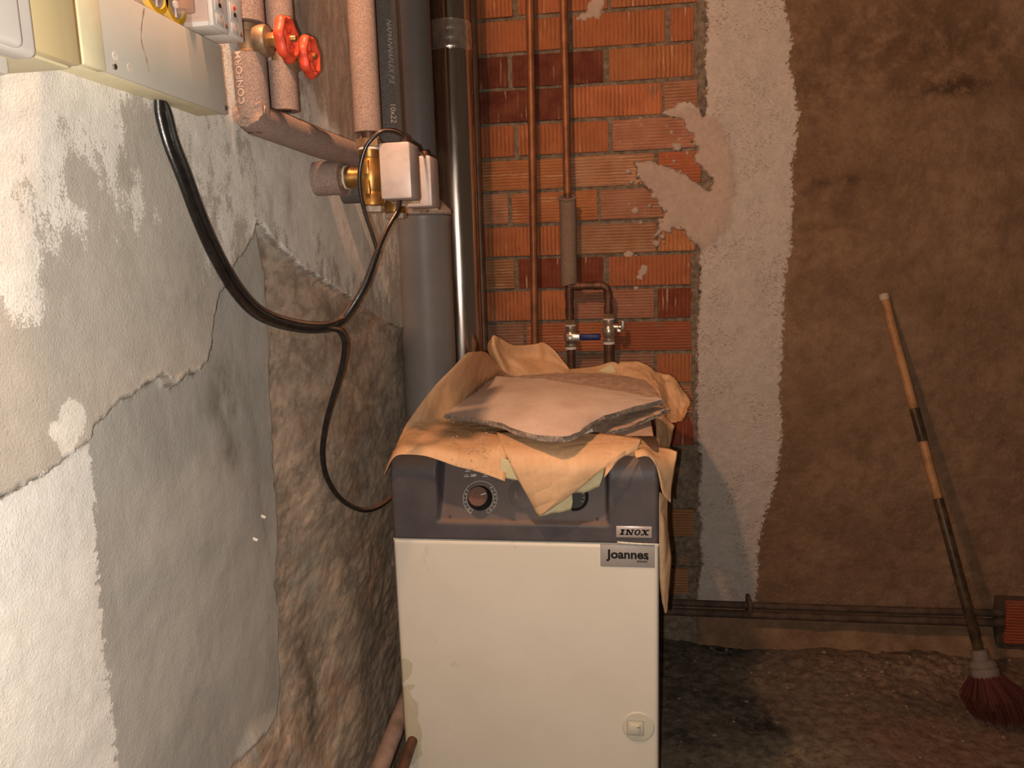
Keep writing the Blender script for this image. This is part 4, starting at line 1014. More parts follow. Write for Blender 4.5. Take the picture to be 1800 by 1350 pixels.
# risers 1 and 2 with red handwheel valves
Y1, Y2 = 0.945, 1.035
c1 = onY(442, 150, Y1); c2 = onY(496, 130, Y2)
ZTOP = 1.95
def col(c, zz): return Vector((c.x, c.y, zz))
r1 = thing('insulated_pipe', 'brown foam-insulated pipe with an elbow running back along the wall, nearest the box', 'pipe', col(c1, 1.30))
zA = zat(442, 97, Y1); zB = zat(444, 206, Y1); zU = zat(430, 42, Y1)
sleeve('foam_sleeve', [col(c1, zA), col(c1, zB - 0.004)], 0.0205, 'foam_brown', r1, 0.011, jag=0.001)
sleeve('foam_sleeve', [col(c1, zU), col(c1, ZTOP)], 0.0225, 'foam_brown', r1, 0.011)
bm = B(); tube(bm, [col(c1, zB - 0.02), col(c1, ZTOP)], 0.0095, smooth=False); obj('inner_pipe', bm, 'copper_dark', r1)
e0 = onY(452, 212, Y1 - 0.006); e0.x = c1.x; e1 = onY(648, 282, 1.30)
sleeve('foam_elbow', [e0 + Vector((0, -0.012, 0.010)), e0 + Vector((0, 0.008, 0.004)), e0.lerp(e1, 0.5), e1], 0.0205, 'foam_brown', r1, 0.011, jag=0.003, label='torn mitred foam sleeve running back')
bm = B(); lathe(bm, [(0.012, -0.002), (0.0200, 0.0), (0.0185, 0.004), (0.012, 0.005)], e0 + Vector((0.001, -0.001, 0.014)), (0.15, 0.9, -0.6), 18, wob=lambda a, s_: 1 + 0.10 * math.sin(3 * a) + 0.05 * math.sin(7 * a)); obj('torn_edge', bm, 'foam_torn', r1)
cyl_text('CONFORM', 0.0125, col(c1, zB + 0.012), UP, 0.0205, math.radians(-92), 'print_tan', r1, bold=0.0001, up=-1, name='printed_lettering')
r2 = thing('insulated_pipe', 'second brown foam-insulated riser, behind the first red handwheel', 'pipe', col(c2, 1.3))
zA2 = zat(496, 112, Y2); zB2 = zat(496, 196, Y2)
sleeve('foam_sleeve', [col(c2, zA2), col(c2, zB2)], 0.0195, 'foam_brown', r2, 0.011)
sleeve('foam_sleeve', [col(c2, zat(490, 60, Y2)), col(c2, ZTOP)], 0.0205, 'foam_brown', r2, 0.011)
bm = B(); tube(bm, [col(c2, zB2), col(c2, ZTOP)], 0.0095, smooth=False); obj('inner_pipe', bm, 'copper_dark', r2)
def gate_valve(c, yv, pyc, pxw, label, rot):
    zc = zat(pxw, pyc, yv); o = thing('gate_valve', label, 'valve', col(c, zc), 'red handwheel valves')
    O = col(c, zc); xw = onY(pxw, pyc, yv).x - c.x
    bm = B(); lathe(bm, [(0.0105, -0.022), (0.0135, -0.020), (0.0135, -0.012), (0.011, -0.010), (0.0125, 0), (0.011, 0.010), (0.0135, 0.012), (0.0135, 0.020), (0.0105, 0.022)], O, UP, 18)
    lathe(bm, [(0.0085, 0.0), (0.0085, xw * 0.30)], O, XA, 16)
    obj('valve_body', bm, 'brass_dull', o)
    bm = B(); lathe(bm, [(0.013, xw * 0.22), (0.0185, xw * 0.26), (0.0190, xw * 0.34), (0.0190, xw * 0.48), (0.0175, xw * 0.54), (0.009, xw * 0.58)], O, XA, 28); obj('bonnet', bm, 'brass_dull', o)
    bm = B(); hexnut(bm, 0.0092, xw * 0.56, xw * 0.80, O, XA); obj('gland_nut', bm, 'brass', o)
    bm = B(); lathe(bm, [(0.0040, xw * 0.5), (0.0040, xw * 1.22), (0.003, xw * 1.25)], O, XA, 12); obj('stem', bm, 'brass', o)
    bm = B()
    R_, rt_ = 0.0225, 0.0048
    prof = []
    for k in range(10):
        a = 2 * math.pi * k / 10; prof.append((R_ + rt_ * math.cos(a) * 0.95, rt_ * 1.35 * math.sin(a)))
    prof.append(prof[0])
    lob = lambda a, s_: 1 + 0.055 * math.cos(7 * a + rot)
    W = O + XA * xw
    ax, u, v = frame_of(XA); rings = []
    for (r_, s_) in prof[:-1]:
        rings.append([bm.verts.new(W + ax * s_ + (u * math.cos(2 * math.pi * k / 56) + v * math.sin(2 * math.pi * k / 56)) * r_ * (lob(2 * math.pi * k / 56, 0) if r_ > R_ - 0.002 else 1)) for k in range(56)])
    for i in range(10):
        for k in range(56): bm.faces.new((rings[i][k], rings[i][(k + 1) % 56], rings[(i + 1) % 10][(k + 1) % 56], rings[(i + 1) % 10][k]))
    bmesh.ops.recalc_face_normals(bm, faces=bm.faces)
    wh = obj('handwheel', bm, 'red_plastic', o); wh['label'] = 'red lobed plastic handwheel'
    bm = B(); lathe(bm, [(0.0070, -0.006), (0.0075, 0.0), (0.0070, 0.004), (0.004, 0.006)], W, XA, 16); obj('hub', bm, 'red_plastic', wh)
    for k in range(5):
        a = rot + 2 * math.pi * k / 5; d = u * math.cos(a) + v * math.sin(a)
        bm = B(); tube(bm, [W + d * 0.005, W + d * 0.021], 0.0030, 8, smooth=False); obj('spoke', bm, 'red_plastic', wh)
    bm = B(); hexnut(bm, 0.0042, 0.005, 0.009, W, XA); obj('wheel_nut', bm, 'brass', wh)
    return o
gate_valve(c1, Y1, 69, 504, 'red handwheel valve nearest the box, the larger in view', 0.3)
gate_valve(c2, Y2, 100, 544, 'red handwheel valve lower and further right, partly behind the first', 0.9)

# three-way valves with actuator boxes, their risers and wall stubs
VX = -0.386
def mixing_valve(yv, pz_mid, lab, riser_lab, stub_lab, foam_, rr):
    zc = pz_mid
    o = thing('three_way_valve', lab, 'valve', (VX, yv, zc), 'motorised three-way valves')
    O = Vector((VX, yv, zc))
    bm = B(); lathe(bm, [(0.0150, -0.046), (0.0185, -0.044), (0.0185, -0.030), (0.0155, -0.024), (0.0190, -0.010), (0.0200, 0.004), (0.0185, 0.016), (0.0150, 0.026), (0.0165, 0.030), (0.0165, 0.042), (0.0150, 0.044)], O, UP, 24)
    lathe(bm, [(0.0150, 0.010), (0.0150, 0.026), (0.0165, 0.030), (0.0165, 0.040)], O, -XA, 20)
    for dz in (-0.018, 0.012):
        box(bm, (VX - 0.004, yv - 0.0225, zc + dz - 0.011), (VX + 0.004, yv - 0.012, zc + dz + 0.011), 0.0015)
    bv = obj('valve_body', bm, 'brass', o); bv['label'] = 'brass valve body'
    bm = B(); hexnut(bm, 0.0195, 0.043, 0.056, O, UP); obj('union_nut', bm, 'brass_dull', o)
    bm = B(); lathe(bm, [(0.0170, 0.0395), (0.0170, 0.043)], O, UP, 20); obj('seal_ring', bm, 'ptfe', o)
    bm = B(); hexnut(bm, 0.0190, 0.045, 0.056, O, -UP); obj('lower_nut', bm, 'nickel', o)
    bm = B(); hexnut(bm, 0.0190, 0.040, 0.050, O, -XA, 8); obj('side_nut', bm, 'brass_dull', o)
    bm = B(); lathe(bm, [(0.0182, 0.0385), (0.0182, 0.0415)], O, -XA, 20); obj('seal_ring', bm, 'ptfe', o)
    # actuator
    a0, a1 = Vector((-0.353, yv - 0.060, zc - 0.041)), Vector((-0.305, yv - 0.004, zc + 0.041))
    bm = B(); box(bm, a0, a1, 0.004, 2); ac = obj('actuator', bm, 'actuator', o); ac['label'] = 'pale metal actuator box'
    bm = B(); box(bm, (a0.x - 0.001, a1.y, a0.z - 0.003), (a1.x - 0.004, a1.y + 0.003, a1.z - 0.002), 0.001); obj('back_plate', bm, 'brass_dull', ac)
    bm = B(); box(bm, (VX + 0.012, yv - 0.003, zc - 0.014), (-0.318, yv + 0.008, zc + 0.014), 0.003); obj('mount', bm, 'brass_dull', ac)
    bm = B(); lathe(bm, [(0.0055, 0), (0.0055, 0.006), (0.004, 0.009)], Vector((a0.x + 0.034, a0.y + 0.02, a1.z)), UP, 14); obj('cable_gland', bm, 'copper_dark', ac)
    bm = B(); hexnut(bm, 0.006, 0, 0.008, Vector((a0.x + 0.016, a1.y + 0.009, a0.z + 0.002)), -UP); obj('bolt', bm, 'nickel', ac)
    R = thing('insulated_pipe', riser_lab, 'pipe', (VX, yv, zc + 0.06))
    zb = zc + 0.066
    sleeve('foam_sleeve', [Vector((VX, yv, zb)), Vector((VX, yv, ZTOP))], rr, foam_, R, 0.011)
    bm = B(); tube(bm, [Vector((VX, yv, zc + 0.054)), Vector((VX, yv, ZTOP))], 0.0105, smooth=False); obj('inner_pipe', bm, 'copper_dark', R)
    S = thing('insulated_pipe', stub_lab, 'pipe', (WX, yv, zc))
    sleeve('foam_sleeve', [Vector((WX - 0.004, yv, zc)), Vector((VX - 0.046, yv, zc))], 0.0262, foam_, S, 0.014)
    bm = B(); tube(bm, [Vector((WX, yv, zc)), Vector((VX - 0.038, yv, zc))], 0.011, smooth=False); obj('inner_pipe', bm, 'copper_dark', S)
    return o, R
zv1 = zat(655, 310, 1.19)
mv1, ri1 = mixing_valve(1.19, zv1, 'brass three-way valve with the nearer pale actuator box', 'brown foam-insulated riser standing on the nearer three-way valve', 'short brown insulated stub from the wall into the nearer valve', 'foam_brown', 0.0212)
mv2, ri2 = mixing_valve(1.315, zv1 - 0.004, 'brass three-way valve with the further actuator box, partly hidden', 'dark grey foam-insulated riser printed with lettering', 'dark insulated stub behind the nearer valve', 'foam_grey', 0.0215)
a_ = math.radians(-62)
cyl_text('NAMANNAFLEX P.E', 0.0115, Vector((VX, 1.315, zat(703, 38, 1.315))), -UP, 0.0215, a_ - 0.10, 'print_grey', ri2, shear=0.25, up=1, name='printed_lettering')
cyl_text('10x22', 0.0130, Vector((VX, 1.315, zat(708, 184, 1.315))), -UP, 0.0215, a_ - 0.15, 'print_tan', ri2, up=1, name='printed_lettering')

# grey plastic duct, wide below and narrow above
YD = 1.66
dc_ = onY(748, 480, YD)
duct = thing('plastic_duct', 'dark grey plastic duct with a wider lower tube rising from the boiler', 'duct', (dc_.x, YD, ZT))
zj = zat(748, 378, YD)
bm = B(); lathe(bm, [(0.0595, 0.0), (0.0590, zj - ZT - 0.02), (0.0615, zj - ZT - 0.012), (0.0615, zj - ZT - 0.004), (0.056, zj - ZT)], (dc_.x, YD, ZT), UP, 48)
lo_ = obj('lower_tube', bm, 'pvc', duct); lo_['label'] = 'wide smooth grey lower tube'
bm = B(); lathe(bm, [(0.0375, zj - ZT - 0.03), (0.0372, ZTOP - ZT)], (dc_.x - 0.002, YD, ZT), UP, 40); obj('upper_tube', bm, 'pvc_dark', duct)
bm = B(); lathe(bm, [(0.0600, zj - ZT - 0.001), (0.0640, zj - ZT + 0.002), (0.0640, zj - ZT + 0.007), (0.039, zj - ZT + 0.034)], (dc_.x, YD, ZT), UP, 48)
cr_ = obj('reducer_cone', bm, 'foam_torn', duct); cr_['label'] = 'tan conical reducer where the duct narrows'
# polished flue
fc = onY(802, 350, 1.98)
flue = thing('flue_pipe', 'shiny stainless steel flue pipe in the corner with a foil-taped joint', 'pipe', (fc.x, fc.y, ZT))
bm = B(); lathe(bm, [(0.0535, 0), (0.0535, zat(802, 92, 1.98) - ZT)], (fc.x, fc.y, ZT), UP, 56); obj('lower_tube', bm, 'steel', flue)
bm = B(); lathe(bm, [(0.0515, zat(802, 90, 1.98) - ZT), (0.0515, 2.05 - ZT)], (fc.x, fc.y, ZT), UP, 56); obj('upper_tube', bm, 'steel', flue)
rbw = random.Random(4); wv_ = [rbw.uniform(-1, 1) for _ in range(200)]
bm = B(); zt0, zt1 = zat(802, 92, 1.98), zat(802, 42, 1.98)
prof = [(0.0540, zt0 - ZT - 0.002)] + [(0.0552 + 0.0012 * math.sin(k * 2.1), zt0 - ZT + (zt1 - zt0) * k / 9) for k in range(10)] + [(0.0520, zt1 - ZT + 0.002)]
lathe(bm, prof, (fc.x, fc.y, ZT), UP, 64, wob=lambda a, s_: 1 + 0.012 * wv_[int((a * 9 + s_ * 140)) % 200]); ft = obj('foil_tape', bm, 'foil', flue); ft['label'] = 'wrinkled aluminium tape around the joint'
bp = onY(840, 300, 2.12)
bm = B(); tube(bm, [col(bp, 0.25), col(bp, 2.05)], 0.0105, 16, smooth=False); o = obj('thin_pipe', bm, 'pipe_brown'); tag(o, 'thin brown pipe squeezed between the steel flue and the bricks', 'pipe')

# ================================================================== COPPER PIPES ON THE BRICKS
YC = 2.19
k1 = onY(936, 300, YC)
bm = B(); tube(bm, [onY(931, 0, YC) + Vector((0, 0, 0.25)), onY(931, 0, YC), k1, onY(940, 600, YC), onY(942, 760, YC)], 0.0108, 16, 4); o = obj('copper_pipe', bm, 'copper'); tag(o, 'bare copper pipe left of the other, without sleeve or valve', 'pipe', 'copper risers on the brick wall')
cp = thing('copper_pipe', 'copper pipe with a grey foam sleeve and a branch to two valves', 'pipe', onY(1000, 500, YC), 'copper risers on the brick wall')
kz = lambda py: onY(1000, py, YC).z
kx = onY(999, 420, YC).x; K = lambda py: Vector((kx, YC, kz(py)))
bm = B(); tube(bm, [K(0) + Vector((-0.003, 0, 0.25)), K(0) + Vector((-0.002, 0, 0)), K(350)], 0.0105, 16, 4); obj('upper_tube', bm, 'copper', cp)
bm = B(); tube(bm, [K(340), K(575)], 0.0110, 16, 4, smooth=False); obj('lower_tube', bm, 'copper_dark', cp)
fs = sleeve('foam_sleeve', [K(350), K(365), K(500)], 0.0235, 'foam_brown', cp, 0.0135, jag=0.003, label='loose grey foam sleeve with torn top'); fs.data.materials[0] = MATS['foam_sleeve_dark'] if 'foam_sleeve_dark' in MATS else fs.data.materials[0]
foam('foam_sleeve_dark', (0.23, 0.165, 0.13)); fs.data.materials[0] = MATS['foam_sleeve_dark']
bm = B(); tube(bm, [K(344) + Vector((-0.012, -0.016, 0)), K(350) + Vector((-0.02, -0.010, 0)), K(353) + Vector((0, -0.023, 0)), K(350) + Vector((0.02, -0.010, 0)), K(344) + Vector((0.014, -0.014, 0.002))], 0.0045, 8); obj('torn_rim', bm, 'foam_sleeve_dark', cp)
bz = kz(503); bx = onY(1069, 520, YC).x
bm = B(); tube(bm, [Vector((kx, YC, bz)), Vector((bx - 0.022, YC, bz))], 0.0110, 14, smooth=False)
th = [Vector((bx - 0.022 + 0.022 * math.sin(a), YC, bz - 0.022 + 0.022 * math.cos(a))) for a in np.linspace(0, math.pi / 2, 8)]
tube(bm, th + [Vector((bx, YC, kz(562)))], 0.0112, 14, smooth=False); obj('branch', bm, 'copper_dark', cp)
for (xx, pz, ax_) in ((kx, 520, UP), (kx, 548, UP), (kx, 570, UP), (bx, 520, UP), (bx, 545, UP), (bx - 0.030, 0, XA), (kx + 0.022, 0, XA)):
    bm = B(); oo = Vector((xx, YC, kz(pz) if pz else bz)); lathe(bm, [(0.0118, -0.010), (0.0128, -0.009), (0.0128, 0.009), (0.0118, 0.010)], oo, ax_, 18); obj('solder_joint', bm, 'copper_dark', cp)
def ball_valve(x, py0, py1, lever, label):
    za, zb = kz(py0), kz(py1); hgt = za - zb; O = Vector((x, YC, zb))
    o = thing('ball_valve', label, 'valve', O, 'ball valves below the copper branch')
    bm = B(); hexnut(bm, 0.0165, hgt * 0.82, hgt * 1.0, O, UP); obj('union_nut', bm, 'brass_dull', o)
    bm = B(); lathe(bm, [(0.0165, hgt * .78), (0.0170, hgt * .80), (0.0170, hgt * .83)], O, UP, 20); obj('seal_ring', bm, 'ptfe', o)
    bm = B(); lathe(bm, [(0.0145, 0.0), (0.0165, 0.004), (0.0165, hgt * .14), (0.0145, hgt * .17), (0.0185, hgt * .30), (0.0195, hgt * .42), (0.0180, hgt * .52), (0.0140, hgt * .60), (0.0155, hgt * .64), (0.0155, hgt * .79)], O, UP, 24); obj('valve_body', bm, 'nickel', o)
    bm = B(); lathe(bm, [(0.0168, -0.003), (0.0172, 0.001), (0.0168, 0.004)], O, UP, 20); obj('seal_ring', bm, 'ptfe', o)
    zc = zb + hgt * .40
    if lever:
        bm = B(); lathe(bm, [(0.007, 0.014), (0.007, 0.028), (0.005, 0.030)], Vector((x, YC, zc)), -YA, 12); obj('stem_nut', bm, 'nickel', o)
        bm = B(); box(bm, (x - 0.012, YC - 0.027, zc - 0.010), (x + 0.032, YC - 0.023, zc + 0.010), 0.002); obj('lever_plate', bm, 'nickel', o)
        bm = B(); box(bm, (x + 0.026, YC - 0.030, zc - 0.008), (x + 0.086, YC - 0.020, zc + 0.010), 0.004, 3); lv = obj('lever_grip', bm, 'blue_lever', o); lv['label'] = 'dark blue lever grip'
    else:
        bm = B(); lathe(bm, [(0.009, 0.012), (0.009, 0.026), (0.0065, 0.028), (0.0065, 0.036)], Vector((x, YC, zc + 0.012)), XA, 14); obj('stem_nut', bm, 'nickel', o)
        bm = B(); box(bm, (x + 0.034, YC - 0.008, zc), (x + 0.046, YC + 0.008, zc + 0.030), 0.003); obj('lever_stub', bm, 'bare_metal', o)
        bm = B(); box(bm, (x + 0.022, YC - 0.014, zc - 0.004), (x + 0.036, YC - 0.004, zc + 0.006), 0.002); obj('lever_screw', bm, 'nickel', o)
    bm = B(); tube(bm, [O, Vector((x, YC, 0.5))], 0.0115 if lever else 0.0150, 16, smooth=False); obj('tail_pipe', bm, 'copper_dark', o)
ball_valve(kx + 0.002, 562, 612, True, 'ball valve with a long dark blue lever grip')
ball_valve(bx + 0.001, 552, 604, False, 'ball valve with a short bare metal stub handle')

# ================================================================== BOXES AT THE TOP LEFT
XB = -0.441
def fx(px, py, x=XB): return onX(px, py, x)
yR = fx(400, 200).y; zBot = (fx(400, 201).z + fx(195, 131).z) / 2; yL = fx(178, 125).y
zTopR = fx(400, 83).z; zTopL = fx(250, 11).z; zTop = (zTopR + zTopL) / 2
dbox = thing('distribution_box', 'flat grey wall box with screws, the black cable leaving its underside', 'electrical box', (WX, yR - 0.15, zBot))
bm = B(); box(bm, (WX - 0.01, fx(150, 120).y + 0.002, zBot + 0.0005), (XB - 0.004, yR - 0.001, zTop - 0.002), 0.002); obj('box_body', bm, 'box_cream', dbox)
bm = B(); box(bm, (XB - 0.004, yL, zBot), (XB, yR, zTop), 0.0012); cov = obj('box_cover', bm, 'box_grey', dbox)
for (a, b) in ((201, 117), (396, 190)):
    p = fx(a, b); bm = B(); lathe(bm, [(0.0030, 0), (0.0030, 0.0008), (0.0024, 0.0014), (0.0001, 0.0010)], p, XA, 16); sc_ = obj('screw', bm, 'bare_metal', cov)
    bm = B(); box(bm, (p.x + 0.0009, p.y - 0.0019, p.z - 0.0004), (p.x + 0.0016, p.y + 0.0019, p.z + 0.0004)); box(bm, (p.x + 0.0009, p.y - 0.0004, p.z - 0.0019), (p.x + 0.0016, p.y + 0.0004, p.z + 0.0019)); obj('screw_slot', bm, 'black', sc_, smooth=False)
p = fx(202, 99); bm = B(); lathe(bm, [(0.0034, 0), (0.0034, 0.0007), (0.0024, 0.0007), (0.0001, 0.0003)], p, XA, 20); obj('knockout', bm, 'box_lid', cov)
p = fx(228, 119); bm = B(); lathe(bm, [(0.0034, 0), (0.0034, 0.0005), (0.0026, 0.0005), (0.0001, 0.0003)], p, XA, 20); obj('knockout', bm, 'box_grey', cov)
simple('grime_streak', (0.36, 0.25, 0.18), 0.8, var=0.3, scale=200)
bm = B(); sp_ = [fx(253, 14), fx(249, 40), fx(248, 70), fx(256, 100), fx(262, 128)]
P_ = crom(sp_, 8)
for i in range(len(P_) - 1):
    wd = 0.0008 + 0.0004 * math.sin(i * 0.8)
    bm.faces.new([bm.verts.new(Vector(q) + Vector((0.0003, s_, 0))) for q, s_ in ((P_[i], -wd), (P_[i], wd), (P_[i + 1], wd), (P_[i + 1], -wd))])
obj('drip_stain', bm, 'grime_streak', cov, smooth=False)
# cream frame joint at the left of the cover
bm = B(); box(bm, (XB - 0.006, fx(150, 120).y - 0.004, zBot - 0.001), (XB + 0.0025, yL + 0.004, zTop + 0.03), 0.0015); obj('frame_strip', bm, 'box_cream', dbox)
# big enclosure
XE = -0.405
yE1 = onX(150, 121, XE).y; yE0 = 0.22; zE = onX(150, 122, XE).z
enc = thing('fuse_enclosure', 'large pale grey enclosure with a yellowed window at the top left corner', 'electrical box', (WX, 0.4, zE))
bm = B(); box(bm, (WX - 0.01, yE0, zE), (XE - 0.012, yE1, zE + 0.32), 0.003); obj('back_box', bm, 'box_cream', enc)
yW0 = onX(66, 90, XE).y
bm = B(); box(bm, (XE - 0.012, yW0, zE + 0.002), (XE - 0.002, yE1 - 0.002, zE + 0.31), 0.0015); wn_ = obj('window', bm, 'yellow_window', enc); wn_['label'] = 'yellowed plastic window'
ylid = onX(70, 90, XE + 0.004).y
bm = B(); box(bm, (XE - 0.016, yE0, zE - 0.006), (XE + 0.004, ylid, zE + 0.32), 0.006, 3); ld_ = obj('lid_rim', bm, 'box_lid', enc)
y2_ = onX(44, 95, XE + 0.008).y
bm = B(); box(bm, (XE, yE0, zE - 0.004), (XE + 0.010, y2_, zE + 0.32), 0.006, 3); ld2 = obj('lid', bm, 'box_lid', enc); ld2['label'] = 'light grey lid'
bm = B(); box(bm, (WX, yE0, zE - 0.012), (XE - 0.03, yE1 - 0.04, zE + 0.005), 0.004); obj('bottom_flange', bm, 'box_lid', enc)
# modules above the flat box
XM = -0.446
tsw = thing('time_switch', 'clear-covered time switch with two yellow-rimmed dials above the grey box', 'time switch', (WX, fx(300, 20).y, zTop))
ya, yb = fx(250, 5, XM).y - 0.03, fx(341, 50, XM).y
bm = B(); box(bm, (WX, ya, zTop + 0.0006), (XM - 0.010, yb, zTop + 0.09), 0.002); obj('body', bm, 'module_grey', tsw)
bm = B(); box(bm, (XM - 0.010, ya, zTop + 0.0006), (XM - 0.001, yb, zTop + 0.09), 0.0015); obj('clear_cover', bm, 'clear_cover', tsw)
for (a, b) in ((271, -12), (305, 8)):
    p = onX(a, b, XM - 0.004)
    R_ = 0.0190
    bm = B(); lathe(bm, [(R_ * 0.72, 0.0), (R_ * 0.74, 0.003), (R_ * 0.98, 0.003), (R_, 0.0), (R_ * 0.98, -0.004)], p, XA, 48, wob=lambda a_, s_: 1 + 0.012 * math.cos(48 * a_)); rg = obj('dial_ring', bm, 'yellow', tsw); rg['label'] = 'yellow dial ring'
    bm = B(); lathe(bm, [(R_ * 0.72, 0.0008), (0.0001, 0.0010)], p, XA, 36); obj('dial_face', bm, 'dial_dark', rg)
    bm = B(); lathe(bm, [(0.0038, 0.001), (0.0036, 0.0035), (0.0001, 0.0036)], p, XA, 12); box(bm, (p.x + 0.001, p.y - 0.0012, p.z - 0.0125), (p.x + 0.003, p.y + 0.0012, p.z), 0.0003); obj('dial_pointer', bm, 'module_pale', rg)
    bm = B()
    for k in range(36):
        a2 = 2 * math.pi * k / 36; d_ = Vector((0, math.cos(a2), math.sin(a2))); n_ = Vector((0, -math.sin(a2), math.cos(a2))) * 0.00022
        q0, q1 = p + d_ * R_ * 0.50 + XA * 0.0014, p + d_ * R_ * 0.68 + XA * 0.0014
        bm.faces.new([bm.verts.new(v_) for v_ in (q0 - n_, q1 - n_, q1 + n_, q0 + n_)])
    obj('dial_ticks', bm, 'white_ink', rg, smooth=False)
XR = -0.425
for i, (a0, a1, b0, lab) in enumerate(((376, 404, 51, 'relay module with a red mark next to the time switch'), (404, 430, 74, 'relay module with a red mark at the right end of the row'))):
    ya, yb = onX(a0, b0, XR).y, onX(a1, b0, XR).y
    zb_ = onX(404, 60, XR).z
    r_ = thing('relay_module', lab, 'relay', (WX, (ya + yb) / 2, zb_), 'relay modules above the grey box')
    bm = B(); box(bm, (WX, ya + 0.0004, zb_), (XR - 0.006, yb - 0.0004, zb_ + 0.09), 0.001); obj('body', bm, 'module_pale', r_)
    if i == 0:
        bm = B(); box(bm, (WX + 0.004, ya - 0.0300, zb_ + 0.004), (XR - 0.004, ya - 0.0002, zb_ + 0.08), 0.001); obj('clear_housing', bm, 'clear_cover', r_)
        bm = B(); lathe(bm, [(0.011, 0.0), (0.011, 0.030)], Vector((XR - 0.022, ya - 0.018, zb_ + 0.010)), UP, 16); obj('coil', bm, 'copper', r_)
    bm = B(); box(bm, (XR - 0.006, ya + 0.0002, zb_ - 0.0005), (XR, yb - 0.0002, zb_ + 0.09), 0.0018); fr_ = obj('front', bm, 'module_pale', r_)
    ym = (ya + yb) / 2; wd = yb - ya
    bm = B(); box(bm, (XR - 0.001, ya + wd * .18, zb_ + 0.003), (XR + 0.0006, ya + wd * .62, zb_ + 0.014), 0.0003); obj('label_plate', bm, 'module_grey', fr_)
    bm = B(); box(bm, (XR - 0.001, ya + wd * .70, zb_ + 0.004), (XR + 0.0006, ya + wd * .86, zb_ + 0.009), 0.0003); obj('test_key', bm, 'brass_dull', fr_)
    bm = B(); box(bm, (XR - 0.001, ya + wd * .16, zb_ + 0.017), (XR + 0.0008, ya + wd * .64, zb_ + 0.0345), 0.0003); obj('key_plate', bm, 'module_grey', fr_)
    bm = B(); lathe(bm, [(0.0021, 0), (0.0021, 0.0018), (0.0001, 0.002)], Vector((XR + 0.0004, ya + wd * .40, zb_ + 0.0305)), XA, 12); obj('red_indicator', bm, 'red_dot', fr_)
    bm = B(); lathe(bm, [(0.0024, 0), (0.0024, 0.0014), (0.0001, 0.0016)], Vector((XR + 0.0004, ya + wd * .42, zb_ + 0.0235)), XA, 12); obj('round_key', bm, 'black', fr_)
bm = B(); box(bm, (WX, fx(385, 70).y, zTop - 0.012), (WX + 0.012, yR + 0.006, zTop + 0.012), 0.001); o = obj('mounting_rail', bm, 'bare_metal'); tag(o, 'short bare metal mounting rail under the relay modules', 'rail')

# ================================================================== CABLES
cab = thing('control_cable', 'thick black taped cable looping from the grey box down to the boiler', 'cable', (WX, 0.9, 0.8))
main = [y(281, 176, .765), y(284, 205, .767), y(297, 255, .772), y(320, 315, .785), y(346, 385, .805), y(375, 450, .835), y(412, 513, .88), y(452, 553, .93), y(505, 573, .99), y(560, 578, 1.045), y(598, 566, 1.08), y(638, 508, 1.10), y(664, 440, 1.115)]
bm = B(); tube(bm, main, [0.0072, 0.0078, 0.0070, 0.0068, 0.0068, 0.0068, 0.0068, 0.0066, 0.0066, 0.0066, 0.0062, 0.0056, 0.0050], 14, 8, flat=0.72); obj('bundle', bm, 'cable', cab)
off_ = Vector((0.006, 0.004, 0.006))
bm = B(); tube(bm, [p + off_ * (0.9 if i else 0.2) for i, p in enumerate(main[:11])], 0.0036, 10, 8); obj('outer_wire', bm, 'cable', cab)
bm = B(); tube(bm, [y(664, 440, 1.115), y(682, 400, 1.13), y(698, 372, 1.145), y(703, 350, 1.155)], 0.0036, 12, 8); obj('valve_lead', bm, 'cable', cab)
bm = B(); tube(bm, [y(575, 577, 1.06), y(596, 582, 1.075), y(606, 606, 1.085), y(600, 650, 1.095), y(585, 700, 1.11), y(572, 750, 1.12), y(567, 800, 1.14), y(576, 843, 1.17), y(602, 880, 1.21), y(638, 897, 1.26), y(668, 889, 1.33), y(694, 868, 1.42)], 0.0050, 12, 8, flat=0.8); obj('boiler_lead', bm, 'cable', cab)
loop = thing('loop_wire', 'thin dark wire looping over the nearer actuator box', 'wire', (VX, 1.15, zv1))
bm = B(); tube(bm, [y(712, 258, 1.15), y(706, 240, 1.145), y(690, 231, 1.135), y(668, 233, 1.125), y(645, 255, 1.12), y(633, 295, 1.12), y(633, 335, 1.12), y(642, 375, 1.12), y(654, 410, 1.117), y(663, 440, 1.115)], 0.0031, 12, 8); obj('wire', bm, 'cable', loop)
bm = B(); tube(bm, [y(715, 260, 1.155), y(727, 262, 1.19), y(740, 269, 1.23), y(750, 279, 1.27)], 0.0022, 10, 8); obj('link_wire', bm, 'cable', loop)

# ================================================================== LOW PIPES, BROOM, BRICK STUB
yp = WY - 0.045
for (pa, pb, r_, lab, yy_) in (((1150, 1058), (1762, 1073), 0.0105, 'upper of two dirty pipes along the foot of the back wall', yp), ((1150, 1074), (1762, 1091), 0.0115, 'lower of two dirty pipes along the foot of the back wall', yp - 0.012)):
    a, b = onY(*pa, yy_), onY(*pb, yy_); b.z = a.z
    o = thing('floor_pipe', lab, 'pipe', a)
    bm = B(); tube(bm, [a + Vector((-0.5, 0, 0)), a, a.lerp(b, 0.5) + Vector((0, 0, -0.002)), b], r_, 16, 6); obj('tube', bm, 'rust_pipe', o)
    if r_ < 0.011:
        p = onY(1318, 1066, yy_ - 0.016)
        bm = B(); box(bm, (p.x - 0.006, yy_ - 0.026, p.z - 0.030), (p.x + 0.006, yy_ + 0.03, p.z + 0.020), 0.002); obj('clamp', bm, 'rust_pipe', o)
